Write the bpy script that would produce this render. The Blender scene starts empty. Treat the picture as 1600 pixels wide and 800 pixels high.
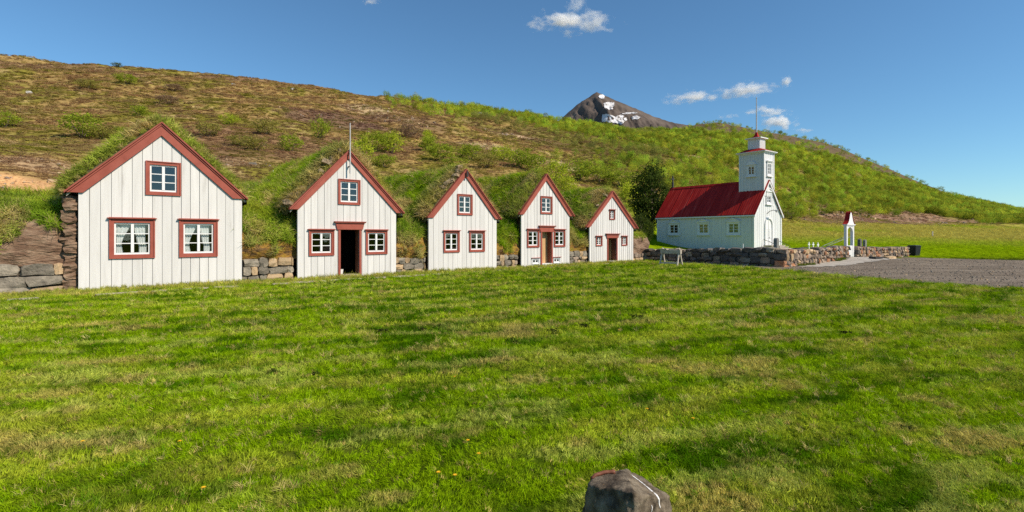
import bpy, math, random
import numpy as np
from mathutils import Vector, Matrix
from mathutils.bvhtree import BVHTree

random.seed(11)
rng = np.random.default_rng(7)
R = math.radians
scene = bpy.context.scene
COL = scene.collection

# ------------------------------------------------------------------ camera, sky, sun, exposure
CAM_H = 1.6
cam_data = bpy.data.cameras.new('camera')
cam = bpy.data.objects.new('camera', cam_data)
COL.objects.link(cam)
cam.location = (0, 0, CAM_H)
cam.rotation_euler = (R(90), 0, 0)
cam_data.sensor_width = 36.0
cam_data.lens = 18.0
cam_data.shift_y = -0.02
cam_data.clip_start = 0.05
cam_data.clip_end = 30000
scene.camera = cam

SUN_EL = R(41)
SUN_H = Vector((0.895, -0.447, 0)).normalized()
SUN_DIR = Vector((SUN_H.x * math.cos(SUN_EL), SUN_H.y * math.cos(SUN_EL), math.sin(SUN_EL)))

world = bpy.data.worlds.new('World')
scene.world = world
world.use_nodes = True
wn = world.node_tree
wn.nodes.clear()
sky = wn.nodes.new('ShaderNodeTexSky')
sky.sky_type = 'NISHITA'
sky.sun_disc = False
sky.sun_elevation = SUN_EL
sky.sun_rotation = math.atan2(SUN_H.x, SUN_H.y)
sky.altitude = 100
sky.air_density = 1.0
sky.dust_density = 0.0
sky.ozone_density = 6.0
bg = wn.nodes.new('ShaderNodeBackground')
bg.inputs['Strength'].default_value = 0.118
wo = wn.nodes.new('ShaderNodeOutputWorld')
tint = wn.nodes.new('ShaderNodeVectorMath'); tint.operation = 'MULTIPLY'; tint.inputs[1].default_value = (.82, 1.035, 1.03)   # clear northern air
wn.links.new(sky.outputs[0], tint.inputs[0]); wn.links.new(tint.outputs[0], bg.inputs[0])
wn.links.new(bg.outputs[0], wo.inputs[0])

sun_data = bpy.data.lights.new('sun', 'SUN')
sun_data.energy = 5.0
sun_data.angle = R(0.5)
sun_data.color = (1.0, 0.885, 0.735)
sun = bpy.data.objects.new('sun', sun_data)
COL.objects.link(sun)
sun.rotation_euler = SUN_DIR.to_track_quat('Z', 'Y').to_euler()
sun.location = (30, -15, 40)

scene.view_settings.view_transform = 'Standard'
scene.view_settings.look = 'None'
scene.view_settings.exposure = 0.12
scene.view_settings.gamma = 1.0
scene.view_settings.use_curve_mapping = False
scene.render.engine = 'CYCLES'
scene.cycles.use_denoising = False
scene.cycles.max_bounces = 12
scene.cycles.diffuse_bounces = 3
scene.cycles.transparent_max_bounces = 8
scene.cycles.volume_bounces = 10

# ------------------------------------------------------------------ helpers: meshes and tagging
def tag(o, label=None, cat=None, group=None, kind=None):
    if label: o['label'] = label
    if cat: o['category'] = cat
    if group: o['group'] = group
    if kind: o['kind'] = kind
    return o

def thing(name, label, cat, loc=(0, 0, 0), rotz=0.0, group=None, kind=None):
    o = bpy.data.objects.new(name, None)
    COL.objects.link(o)
    o.location = loc
    o.rotation_euler = (0, 0, rotz)
    o.empty_display_size = 0.2
    return tag(o, label, cat, group, kind)

def link_mesh(name, me, parent=None, loc=None, rot=None, scale=None):
    o = bpy.data.objects.new(name, me)
    COL.objects.link(o)
    if parent: o.parent = parent
    if loc is not None: o.location = loc
    if rot is not None: o.rotation_euler = rot
    if scale is not None: o.scale = scale
    return o

def copy_tree(o, parent=None):
    c = o.copy()
    COL.objects.link(c)
    c.parent = parent
    for ch in o.children:
        copy_tree(ch, c)
    return c

class MB:
    def __init__(self):
        self.v = []; self.f = []
    def add(self, vs, fs):
        n = len(self.v)
        self.v += [tuple(p) for p in vs]
        self.f += [tuple(i + n for i in q) for q in fs]
        return self
    def box(self, x0, y0, z0, x1, y1, z1):
        return self.add([(x0,y0,z0),(x1,y0,z0),(x1,y1,z0),(x0,y1,z0),(x0,y0,z1),(x1,y0,z1),(x1,y1,z1),(x0,y1,z1)],
                        [(0,3,2,1),(4,5,6,7),(0,1,5,4),(1,2,6,5),(2,3,7,6),(3,0,4,7)])
    def prism_y(self, poly, y0, y1):            # poly in x,z, extruded along y
        n = len(poly)
        vs = [(x, y0, z) for x, z in poly] + [(x, y1, z) for x, z in poly]
        fs = [tuple(range(n)), tuple(range(2*n-1, n-1, -1))]
        fs += [(i, i+n, (i+1) % n + n, (i+1) % n) for i in range(n)]
        return self.add(vs, fs)
    def prism_x(self, poly, x0, x1):            # poly in y,z
        n = len(poly)
        vs = [(x0, y, z) for y, z in poly] + [(x1, y, z) for y, z in poly]
        fs = [tuple(range(n)), tuple(range(2*n-1, n-1, -1))]
        fs += [(i, i+n, (i+1) % n + n, (i+1) % n) for i in range(n)]
        return self.add(vs, fs)
    def frustum(self, x0, y0, x1, y1, z0, X0, Y0, X1, Y1, z1):
        return self.add([(x0,y0,z0),(x1,y0,z0),(x1,y1,z0),(x0,y1,z0),(X0,Y0,z1),(X1,Y0,z1),(X1,Y1,z1),(X0,Y1,z1)],
                        [(0,3,2,1),(4,5,6,7),(0,1,5,4),(1,2,6,5),(2,3,7,6),(3,0,4,7)])
    def bar(self, a, b, w, h=None, up=(0, 0, 1)):
        a = Vector(a); b = Vector(b); h = h or w
        d = (b - a).normalized(); up = Vector(up)
        if abs(d.dot(up)) > .95: up = Vector((1, 0, 0))
        s = d.cross(up).normalized() * w / 2; t = s.cross(d).normalized() * h / 2
        return self.add([a-s-t, a+s-t, a+s+t, a-s+t, b-s-t, b+s-t, b+s+t, b-s+t],
                        [(0,1,2,3),(7,6,5,4),(0,4,5,1),(1,5,6,2),(2,6,7,3),(3,7,4,0)])
    def tube(self, pts, rad, n=8, caps=True):
        pts = [Vector(p) for p in pts]
        rads = rad if isinstance(rad, (list, tuple)) else [rad] * len(pts)
        base = len(self.v); ref = Vector((0.3, 0.2, 0.93))
        for i, p in enumerate(pts):
            d = (pts[min(i+1, len(pts)-1)] - pts[max(i-1, 0)]).normalized()
            s = d.cross(ref)
            if s.length < .05: s = d.cross(Vector((1, 0, 0)))
            s.normalize(); t = d.cross(s)
            for k in range(n):
                a = 2*math.pi*k/n
                self.v.append(tuple(p + (s*math.cos(a) + t*math.sin(a)) * rads[i]))
        for i in range(len(pts)-1):
            for k in range(n):
                self.f.append((base+i*n+k, base+i*n+(k+1) % n, base+(i+1)*n+(k+1) % n, base+(i+1)*n+k))
        if caps:
            self.f.append(tuple(base+k for k in range(n-1, -1, -1)))
            self.f.append(tuple(base+(len(pts)-1)*n+k for k in range(n)))
        return self
    def grid(self, P):                           # P[i][j] points
        n = len(self.v); a = len(P); b = len(P[0])
        for row in P:
            for p in row: self.v.append(tuple(p))
        for i in range(a-1):
            for j in range(b-1):
                self.f.append((n+i*b+j, n+i*b+j+1, n+(i+1)*b+j+1, n+(i+1)*b+j))
        return self
    def mesh(self, name, mat=None, smooth=False):
        me = bpy.data.meshes.new(name)
        me.from_pydata(self.v, [], self.f)
        if mat: me.materials.append(mat)
        if smooth: me.polygons.foreach_set('use_smooth', [True] * len(me.polygons))
        me.update()
        return me
    def build(self, name, mat, parent=None, smooth=False, bevel=0):
        o = link_mesh(name, self.mesh(name, mat, smooth), parent)
        if bevel:
            m = o.modifiers.new('bevel', 'BEVEL'); m.width = bevel; m.segments = 2; m.limit_method = 'ANGLE'
        return o

# ------------------------------------------------------------------ helpers: noise and interpolation
def _hash(xi, yi, seed):
    h = (xi * 374761393 + yi * 668265263 + seed * 974711) & 0xffffffff
    h = ((h ^ (h >> 13)) * 1274126177) & 0xffffffff
    return (h ^ (h >> 16)) / 4294967296.0

def vnoise(x, y, seed=0):
    x = np.asarray(x, float); y = np.asarray(y, float)
    xi = np.floor(x).astype(np.int64); yi = np.floor(y).astype(np.int64)
    fx = x - xi; fy = y - yi
    fx = fx*fx*fx*(fx*(fx*6-15)+10); fy = fy*fy*fy*(fy*(fy*6-15)+10)
    a = _hash(xi, yi, seed); b = _hash(xi+1, yi, seed); c = _hash(xi, yi+1, seed); d = _hash(xi+1, yi+1, seed)
    return (a*(1-fx)+b*fx)*(1-fy) + (c*(1-fx)+d*fx)*fy

def fbm(x, y, octv=4, seed=0):                   # about 0..1, mean .5
    s = 0; a = 1; t = 0
    for i in range(octv):
        s = s + a*vnoise(np.asarray(x)*2**i + 17.3*i, np.asarray(y)*2**i - 9.1*i, seed+i); t += a; a *= .5
    return s / t

def sstep(a, b, x):
    t = np.clip((np.asarray(x, float)-a)/(b-a), 0, 1)
    return t*t*(3-2*t)

def pchip(xs, ys, xq):
    xs = np.array(xs, float); ys = np.array(ys, float); h = np.diff(xs); d = np.diff(ys)/h
    m = np.zeros(len(xs)); m[0] = d[0]; m[-1] = d[-1]
    for i in range(1, len(xs)-1):
        if d[i-1]*d[i] > 0:
            w1 = 2*h[i]+h[i-1]; w2 = h[i]+2*h[i-1]
            m[i] = (w1+w2)/(w1/d[i-1]+w2/d[i])
    q = np.clip(xq, xs[0], xs[-1]); k = np.clip(np.searchsorted(xs, q)-1, 0, len(xs)-2)
    t = (q-xs[k])/h[k]
    return ((1+2*t)*(1-t)**2*ys[k] + t*(1-t)**2*h[k]*m[k] + t*t*(3-2*t)*ys[k+1] + t*t*(t-1)*h[k]*m[k+1])

# ------------------------------------------------------------------ materials
def new_mat(name):
    m = bpy.data.materials.new(name); m.use_nodes = True
    nt = m.node_tree; nt.nodes.clear()
    out = nt.nodes.new('ShaderNodeOutputMaterial')
    return m, nt, out

def mnode(nt, typ, **kw):
    n = nt.nodes.new(typ)
    for k, v in kw.items(): setattr(n, k, v)
    return n

def ramp(nt, fac, stops):
    n = nt.nodes.new('ShaderNodeValToRGB')
    el = n.color_ramp.elements
    while len(el) < len(stops): el.new(.5)
    for e, (p, c) in zip(el, stops):
        e.position = p; e.color = (*c, 1) if len(c) == 3 else c
    nt.links.new(fac, n.inputs[0])
    return n

def noise_node(nt, scale, detail=5, stretch=None, rough=.55, coord=None):
    n = mnode(nt, 'ShaderNodeTexNoise')
    n.inputs['Scale'].default_value = scale; n.inputs['Detail'].default_value = detail; n.inputs['Roughness'].default_value = rough
    src = coord
    if src is None:
        src = mnode(nt, 'ShaderNodeNewGeometry').outputs['Position']
    if stretch:
        mp = mnode(nt, 'ShaderNodeMapping'); mp.inputs['Scale'].default_value = stretch
        nt.links.new(src, mp.inputs[0]); src = mp.outputs[0]
    nt.links.new(src, n.inputs['Vector'])
    return n

def surf(name, stops, scale=8, detail=6, rough=.8, bump=0.0, bscale=None, bdist=.01, stretch=None, spec=.3, rnd=0.0, metal=0.0, objcoord=False):
    m, nt, out = new_mat(name)
    b = mnode(nt, 'ShaderNodeBsdfPrincipled')
    b.inputs['Roughness'].default_value = rough; b.inputs['Specular IOR Level'].default_value = spec; b.inputs['Metallic'].default_value = metal
    co = mnode(nt, 'ShaderNodeTexCoord').outputs['Object'] if objcoord else None
    n = noise_node(nt, scale, detail, stretch, coord=co)
    r = ramp(nt, n.outputs[0], stops)
    col = r.outputs[0]
    if rnd:
        oi = mnode(nt, 'ShaderNodeObjectInfo')
        mr = mnode(nt, 'ShaderNodeMapRange'); mr.inputs['To Min'].default_value = 1-rnd; mr.inputs['To Max'].default_value = 1+rnd
        nt.links.new(oi.outputs['Random'], mr.inputs['Value'])
        mx = mnode(nt, 'ShaderNodeVectorMath', operation='SCALE')
        nt.links.new(col, mx.inputs[0]); nt.links.new(mr.outputs[0], mx.inputs['Scale']); col = mx.outputs[0]
    nt.links.new(col, b.inputs['Base Color'])
    if bump:
        n2 = noise_node(nt, bscale or scale*3, 6, stretch, coord=co)
        bp = mnode(nt, 'ShaderNodeBump'); bp.inputs['Strength'].default_value = bump; bp.inputs['Distance'].default_value = bdist
        nt.links.new(n2.outputs[0], bp.inputs['Height']); nt.links.new(bp.outputs[0], b.inputs['Normal'])
    nt.links.new(b.outputs[0], out.inputs[0])
    return m

def leaf_mat(name, mode, trans=.35, gloss=.0):   # mode: INSTANCER attribute 'col' or object colour
    m, nt, out = new_mat(name)
    if mode == 'inst':
        a = mnode(nt, 'ShaderNodeAttribute', attribute_type='INSTANCER', attribute_name='col'); c = a.outputs['Color']
    else:
        a = mnode(nt, 'ShaderNodeObjectInfo'); c = a.outputs['Color']
    d = mnode(nt, 'ShaderNodeBsdfDiffuse'); t = mnode(nt, 'ShaderNodeBsdfTranslucent')
    hs = mnode(nt, 'ShaderNodeHueSaturation'); hs.inputs['Hue'].default_value = .485; hs.inputs['Value'].default_value = 1.25
    nt.links.new(c, hs.inputs['Color'])
    nt.links.new(c, d.inputs[0]); nt.links.new(hs.outputs[0], t.inputs[0])
    mx = mnode(nt, 'ShaderNodeMixShader'); mx.inputs[0].default_value = trans
    nt.links.new(d.outputs[0], mx.inputs[1]); nt.links.new(t.outputs[0], mx.inputs[2])
    res = mx.outputs[0]
    if gloss:
        g = mnode(nt, 'ShaderNodeBsdfGlossy'); g.inputs['Roughness'].default_value = .45; g.inputs[0].default_value = (1, 1, .9, 1)
        m2 = mnode(nt, 'ShaderNodeMixShader'); m2.inputs[0].default_value = gloss
        nt.links.new(res, m2.inputs[1]); nt.links.new(g.outputs[0], m2.inputs[2]); res = m2.outputs[0]
    nt.links.new(res, out.inputs[0])
    return m

M = {}
M['white_board'] = surf('white_board', [(.22, (.50,.47,.43)), (.36, (.63,.605,.57)), (.55, (.675,.65,.615)), (.8, (.71,.685,.65))], 3.0, 6, .62, .35, 14, .004, (3, 3, .25), rnd=.07)
M['white_backing'] = surf('white_backing', [(.3, (.42,.41,.39)), (.7, (.5,.49,.47))], 4, 4, .8)
M['white_paint'] = surf('white_paint', [(.3, (.76,.75,.73)), (.7, (.81,.80,.78))], 6, 4, .5, .1, 20, .002)
M['red_trim'] = surf('red_trim', [(.25, (.27,.060,.038)), (.5, (.33,.080,.052)), (.8, (.37,.10,.068))], 3, 6, .6, .25, 18, .003, rnd=.05)
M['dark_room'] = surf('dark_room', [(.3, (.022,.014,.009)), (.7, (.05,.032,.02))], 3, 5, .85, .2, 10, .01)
M['pine'] = surf('pine', [(.25, (.46,.27,.12)), (.6, (.58,.36,.17)), (.85, (.62,.41,.21))], 4, 6, .6, .15, 20, .003, (4, 4, .3), rnd=.06)
M['brown_jamb'] = surf('brown_jamb', [(.3, (.17,.06,.03)), (.7, (.24,.09,.05))], 5, 5, .7)
M['old_wood'] = surf('old_wood', [(.2, (.30,.25,.19)), (.5, (.47,.41,.33)), (.8, (.62,.56,.47))], 6, 6, .85, .4, 22, .006, (1, 1, 1), rnd=.1)
M['curtain'] = surf('curtain', [(.3, (.70,.70,.68)), (.7, (.80,.80,.78))], 20, 4, .9)
M['curtain_yellow'] = surf('curtain_yellow', [(.3, (.50,.46,.16)), (.7, (.60,.55,.22))], 20, 4, .9)
M['peat'] = surf('peat', [(.2, (.08,.045,.027)), (.4, (.18,.105,.065)), (.62, (.30,.20,.13)), (.85, (.45,.34,.23))], 2.6, 8, .95, 1.0, 5.5, .10, (1, 1, 3.2))
M['peat_moss'] = surf('peat_moss', [(.22, (.06,.034,.018)), (.40, (.16,.09,.035)), (.52, (.32,.17,.03)), (.66, (.30,.22,.03)), (.82, (.15,.17,.02))], 3.2, 8, .95, 1.0, 6.5, .10, (1, 1, 2.2))
M['roof_sod'] = surf('roof_sod', [(.2, (.045,.045,.016)), (.45, (.09,.085,.03)), (.7, (.16,.12,.06))], 3, 7, .95, .9, 8, .06)
M['basalt'] = surf('basalt', [(.2, (.13,.11,.085)), (.5, (.25,.215,.165)), (.72, (.34,.29,.22)), (.88, (.42,.35,.24))], 5, 8, .9, .9, 16, .04, rnd=.35)
M['basalt_tan'] = surf('basalt_tan', [(.2, (.26,.18,.10)), (.5, (.43,.30,.17)), (.85, (.52,.40,.26))], 5, 8, .9, .8, 16, .03, rnd=.25)
M['stone_brown'] = surf('stone_brown', [(.2, (.16,.12,.09)), (.5, (.28,.21,.155)), (.8, (.38,.30,.225))], 6, 8, .9, .8, 18, .03, rnd=.35)
M['stone_rust'] = surf('stone_rust', [(.2, (.24,.11,.05)), (.5, (.36,.17,.085)), (.8, (.42,.25,.15))], 6, 8, .9, .8, 18, .03, rnd=.25)
M['stone_dark'] = surf('stone_dark', [(.2, (.055,.05,.046)), (.5, (.10,.09,.08)), (.8, (.17,.145,.12))], 6, 8, .92, .8, 18, .03, rnd=.35)
M['mortar'] = surf('mortar', [(.3, (.03,.024,.018)), (.7, (.07,.055,.04))], 8, 5, .95, .5, 20, .03)
M['flagstone'] = surf('flagstone', [(.3, (.30,.25,.18)), (.7, (.44,.38,.28))], 8, 6, .9, .5, 25, .01, rnd=.15)
M['rust'] = surf('rust', [(.3, (.10,.032,.018)), (.7, (.23,.085,.045))], 30, 6, .6, .4, 80, .003)
M['black_iron'] = surf('black_iron', [(.3, (.03,.028,.027)), (.7, (.06,.055,.05))], 20, 4, .55)
M['bin_plastic'] = surf('bin_plastic', [(.3, (.012,.013,.016)), (.7, (.022,.024,.028))], 10, 3, .5)
M['grave_stone'] = surf('grave_stone', [(.3, (.15,.15,.13)), (.7, (.27,.26,.23))], 12, 6, .85, .4, 40, .01)
M['bird_lime'] = surf('bird_lime', [(.3, (.7,.68,.64)), (.7, (.8,.79,.76))], 30, 4, .8)
M['pole_grey'] = surf('pole_grey', [(.3, (.42,.41,.40)), (.7, (.55,.54,.53))], 10, 4, .6)
M['concrete'] = surf('concrete', [(.25, (.30,.265,.215)), (.5, (.40,.36,.30)), (.8, (.48,.44,.37))], 2.2, 7, .92, .5, 30, .012)
M['bark'] = surf('bark', [(.3, (.10,.075,.055)), (.7, (.2,.16,.12))], 12, 5, .9, .5, 30, .01)
M['sod_dry'] = surf('sod_dry', [(.2, (.13,.085,.05)), (.45, (.28,.20,.12)), (.7, (.42,.33,.20)), (.9, (.30,.28,.09))], 6, 8, .95, 1.0, 14, .06)
M['snow'] = surf('snow', [(.3, (.52,.51,.51)), (.7, (.70,.69,.70))], .02, 5, .9, .4, .05, 2)

def roof_red():
    m, nt, out = new_mat('red_roof_metal')
    b = mnode(nt, 'ShaderNodeBsdfPrincipled'); b.inputs['Roughness'].default_value = .6; b.inputs['Specular IOR Level'].default_value = .15
    co = mnode(nt, 'ShaderNodeTexCoord').outputs['Object']
    n = noise_node(nt, 1.0, 7, (.5, 5.0, .5), coord=co, rough=.7); r = ramp(nt, n.outputs[0], [(.30, (.22,.008,.006)), (.45, (.33,.013,.009)), (.58, (.40,.024,.016)), (.72, (.52,.08,.06))])
    nt.links.new(r.outputs[0], b.inputs['Base Color']); nt.links.new(b.outputs[0], out.inputs[0])
    return m
M['roof_red'] = roof_red()

def glass():
    m, nt, out = new_mat('window_glass')
    f = mnode(nt, 'ShaderNodeFresnel'); f.inputs[0].default_value = 1.6
    t = mnode(nt, 'ShaderNodeBsdfTransparent'); t.inputs[0].default_value = (.90, .92, .92, 1)
    g = mnode(nt, 'ShaderNodeBsdfGlossy'); g.inputs['Roughness'].default_value = .02
    n = noise_node(nt, 2.5, 2); bp = mnode(nt, 'ShaderNodeBump'); bp.inputs['Strength'].default_value = .08; bp.inputs['Distance'].default_value = .02
    nt.links.new(n.outputs[0], bp.inputs['Height']); nt.links.new(bp.outputs[0], g.inputs['Normal'])
    ad = mnode(nt, 'ShaderNodeMath', operation='ADD'); ad.inputs[1].default_value = .06; nt.links.new(f.outputs[0], ad.inputs[0])
    mx = mnode(nt, 'ShaderNodeMixShader'); gm = mnode(nt, 'ShaderNodeNewGeometry'); inv = mnode(nt, 'ShaderNodeMath', operation='SUBTRACT'); inv.inputs[0].default_value = 1; nt.links.new(gm.outputs['Backfacing'], inv.inputs[1])
    ml = mnode(nt, 'ShaderNodeMath', operation='MULTIPLY'); nt.links.new(ad.outputs[0], ml.inputs[0]); nt.links.new(inv.outputs[0], ml.inputs[1])
    nt.links.new(ml.outputs[0], mx.inputs[0]); nt.links.new(t.outputs[0], mx.inputs[1]); nt.links.new(g.outputs[0], mx.inputs[2])
    nt.links.new(mx.outputs[0], out.inputs[0])
    return m
M['glass'] = glass()

def gravel_mat():
    m, nt, out = new_mat('gravel')
    b = mnode(nt, 'ShaderNodeBsdfPrincipled'); b.inputs['Roughness'].default_value = .95; b.inputs['Specular IOR Level'].default_value = 0.0
    pos = mnode(nt, 'ShaderNodeNewGeometry').outputs['Position']
    n = noise_node(nt, .5, 7, (.55, 1.6, 1), coord=pos, rough=.68)
    v = mnode(nt, 'ShaderNodeTexVoronoi'); v.inputs['Scale'].default_value = 26; nt.links.new(pos, v.inputs['Vector'])
    r1 = ramp(nt, n.outputs[0], [(.3, (.145,.12,.092)), (.52, (.215,.18,.14)), (.72, (.295,.25,.198))])
    r2 = ramp(nt, v.outputs['Color'], [(.1, (.55,.54,.55)), (.6, (1,1,1)), (.95, (1.5,1.45,1.4))])
    mx = mnode(nt, 'ShaderNodeVectorMath', operation='MULTIPLY'); nt.links.new(r1.outputs[0], mx.inputs[0]); nt.links.new(r2.outputs[0], mx.inputs[1])
    nt.links.new(mx.outputs[0], b.inputs['Base Color'])
    bp = mnode(nt, 'ShaderNodeBump'); bp.inputs['Strength'].default_value = .9; bp.inputs['Distance'].default_value = .02; bp.invert = True
    nt.links.new(v.outputs['Distance'], bp.inputs['Height']); nt.links.new(bp.outputs[0], b.inputs['Normal'])
    nt.links.new(b.outputs[0], out.inputs[0])
    return m
M['gravel'] = gravel_mat()

def ground_mat(name='ground_cover', attr='gcol', bump=.6):
    m, nt, out = new_mat(name)
    b = mnode(nt, 'ShaderNodeBsdfPrincipled'); b.inputs['Roughness'].default_value = .95; b.inputs['Specular IOR Level'].default_value = 0.0
    a = mnode(nt, 'ShaderNodeAttribute', attribute_type='GEOMETRY', attribute_name=attr)
    pos = mnode(nt, 'ShaderNodeNewGeometry').outputs['Position']
    n1 = noise_node(nt, 1.3, 8, coord=pos, rough=.65); n2 = noise_node(nt, .16, 6, coord=pos, rough=.6)
    r1 = ramp(nt, n1.outputs[0], [(.28, (.62,.6,.56)), (.5, (1,1,1)), (.74, (1.35,1.3,1.22))])
    r2 = ramp(nt, n2.outputs[0], [(.3, (.75,.74,.72)), (.5, (1,1,1)), (.72, (1.3,1.27,1.2))])
    m1 = mnode(nt, 'ShaderNodeVectorMath', operation='MULTIPLY'); m2 = mnode(nt, 'ShaderNodeVectorMath', operation='MULTIPLY')
    nt.links.new(a.outputs['Color'], m1.inputs[0]); nt.links.new(r1.outputs[0], m1.inputs[1])
    nt.links.new(m1.outputs[0], m2.inputs[0]); nt.links.new(r2.outputs[0], m2.inputs[1]); nt.links.new(m2.outputs[0], b.inputs['Base Color'])
    bp = mnode(nt, 'ShaderNodeBump'); bp.inputs['Strength'].default_value = bump; bp.inputs['Distance'].default_value = .12
    nt.links.new(n1.outputs[0], bp.inputs['Height']); nt.links.new(bp.outputs[0], b.inputs['Normal'])
    nt.links.new(b.outputs[0], out.inputs[0])
    return m
M['ground'] = ground_mat()
M['leaf_inst'] = leaf_mat('leaf_scatter', 'inst', .36)
M['blade_inst'] = leaf_mat('blade_scatter', 'inst', .28)
M['leaf_obj'] = leaf_mat('leaf_shrub', 'obj', .36)

# ------------------------------------------------------------------ ground: one sheet, lawn, field and hillside
FD = Vector((.768, .640)); FN = Vector((-.640, .768)); F0 = Vector((-12.63, 14.9))    # line of the house fronts
FROT = math.atan2(.640, .768)
def fpos(t, depth=0.0, z=0.0):
    return Vector((F0.x + FD.x*t + FN.x*depth, F0.y + FD.y*t + FN.y*depth, z))
def facade_coords(x, y):
    dx = x - F0.x; dy = y - F0.y
    return dx*FD.x + dy*FD.y, dx*FN.x + dy*FN.y
YC = Vector((13.8, 26.1)); YA = Vector((-.6, .8)); YB = Vector((.8, .6))               # churchyard corner and its two wall directions
GATE_Q = 8.35

PROF = {
 -1.3: [(17,0),(20,2.6),(24,4.4),(55,15),(100,34),(150,56),(190,70),(250,80),(400,85)],
 -1.0: [(16,.2),(19,2.6),(22,3.7),(25,4.7),(60,14.2),(100,30),(150,51.8),(180,64),(230,75),(330,80)],
 -.75: [(19,.3),(23,2.8),(30,5),(62,14.5),(105,31),(155,51),(170,56.8),(185,61.5),(230,71),(330,76)],
 -.5: [(22,.3),(26,2.6),(38,6.2),(70,15.9),(110,30),(160,49.4),(185,58),(230,67),(300,72)],
 -.25: [(25,.3),(29.6,2.8),(45,6),(80,15.9),(130,32.5),(190,52),(220,60.5),(270,67),(350,71)],
 0: [(30,.3),(35,2.6),(55,7),(95,16.8),(150,32),(220,52.5),(260,63),(320,68),(420,70)],
 .125: [(34,.3),(41,2.0),(62,6.7),(103,15.5),(160,31),(230,50),(275,61),(330,68),(420,72)],
 .25: [(38,.3),(46,1.6),(70,6.7),(110,15),(170,30),(240,47.5),(290,59),(350,70.5),(430,80),(600,82)],
 .375: [(40,.4),(52,.9),(75,3),(100,8.9),(160,22.8),(240,45.4),(310,64),(380,81),(460,101),(520,106),(650,107)],
 .5: [(40,.4),(60,1.0),(85,2.4),(110,4.1),(150,12.5),(220,32.7),(300,56),(360,71),(440,89.6),(480,93),(600,93)],
 .625: [(40,.3),(60,.95),(90,2.4),(140,5.1),(190,13.5),(260,30),(340,54),(400,70.6),(430,76.9),(470,79),(600,78)],
 .75: [(40,.2),(70,1.2),(110,3),(170,6),(230,14.8),(300,29),(370,44.6),(420,53),(470,56),(600,55)],
 .875: [(40,.1),(80,1.2),(130,3.2),(200,7.1),(270,15),(340,24.5),(400,31),(450,32.5),(600,32)],
 1.0: [(45,.1),(90,1.2),(160,4),(240,8.5),(320,14.8),(400,21.6),(450,24.6),(600,26)],
 1.3: [(60,.05),(150,2.5),(300,6.5),(400,10),(600,13)],
}
RT = np.concatenate([np.linspace(0, 60, 241), np.geomspace(60.5, 1200, 260)])
_th = []; _tab = []
for u in sorted(PROF):
    k = math.sqrt(1+u*u); p = PROF[u]
    rs = [0, p[0][0]*k*.82] + [q[0]*k for q in p] + [1300]
    zs = [0, 0] + [q[1] for q in p] + [p[-1][1]]
    _th.append(math.atan(u)); _tab.append(pchip(rs, zs, RT))
_th = [R(-180), R(-140), R(-95)] + _th + [R(75), R(110), R(180)]
_flat = np.zeros_like(RT)
_tab = [_flat, _flat, _tab[0]] + _tab + [_tab[-1]*.6, _flat, _flat]
TH = np.linspace(R(-180), R(180), 1441)
_tab = np.array(_tab)
TAB = np.stack([pchip(_th, _tab[:, j], TH) for j in range(len(RT))], axis=1)

def base_z(x, y):
    x = np.asarray(x, float); y = np.asarray(y, float)
    r = np.hypot(x, y); th = np.arctan2(x, y)
    a = (th+math.pi)/(2*math.pi)*1440; ai = np.clip(a.astype(int), 0, 1439); fa = a-ai
    ri = np.clip(np.searchsorted(RT, r)-1, 0, len(RT)-2); fr = np.clip((r-RT[ri])/(RT[ri+1]-RT[ri]), 0, 1)
    return (TAB[ai, ri]*(1-fa)+TAB[ai+1, ri]*fa)*(1-fr) + (TAB[ai, ri+1]*(1-fa)+TAB[ai+1, ri+1]*fa)*fr

def ground_z(x, y):
    x = np.asarray(x, float); y = np.asarray(y, float)
    z = base_z(x, y); r = np.hypot(x, y)
    t, dep = facade_coords(x, y)
    keep = sstep(3.6, 8.0, dep); side = sstep(27, 31, t)
    z = z*(keep*(1-side)+side)
    hill = sstep(2.0, 7.0, z)
    z = z + hill*((fbm(x/22, y/22, 4, 3)-.5)*2.6*np.clip(r/90, .35, 1.6) + (fbm(x/5, y/5, 3, 9)-.5)*.8)
    z = z + (1-hill)*((fbm(x/3.2, y/3.2, 3, 21)-.5)*.05*sstep(1.5, 4, r))*(1-sstep(-2.5, -.6, dep)*(1-side))
    qb = (x-YC.x)*YB.x+(y-YC.y)*YB.y; qa = (x-YC.x)*YA.x+(y-YC.y)*YA.y
    hump = .28*np.exp(-((qb-GATE_Q)**2+(qa+.4)**2)/(2*2.3**2))
    z = z + hump*(1-hill)
    yard = sstep(-.05, .25, qb)*sstep(-.05, .25, qa)*(1-sstep(18.2, 18.8, qb))*(1-sstep(20, 30, qa))
    z = np.where(yard > 0, np.maximum(z, .45*yard), z)
    return z
def gz(x, y): return float(ground_z(np.array([x]), np.array([y]))[0])

def hit_hill(px, py, y0=24.0):                   # where the sight line on a bearing meets the slope
    u = (px-800)/800; s = (368-py)/800
    Y = np.linspace(y0, 640, 2600); zz = ground_z(u*Y, Y); ray = CAM_H + s*Y
    hit = zz >= ray
    k = np.argmax(hit) if hit.any() else np.argmax((zz-CAM_H)/Y)
    return Vector((u*Y[k], Y[k], zz[k]))

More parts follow.
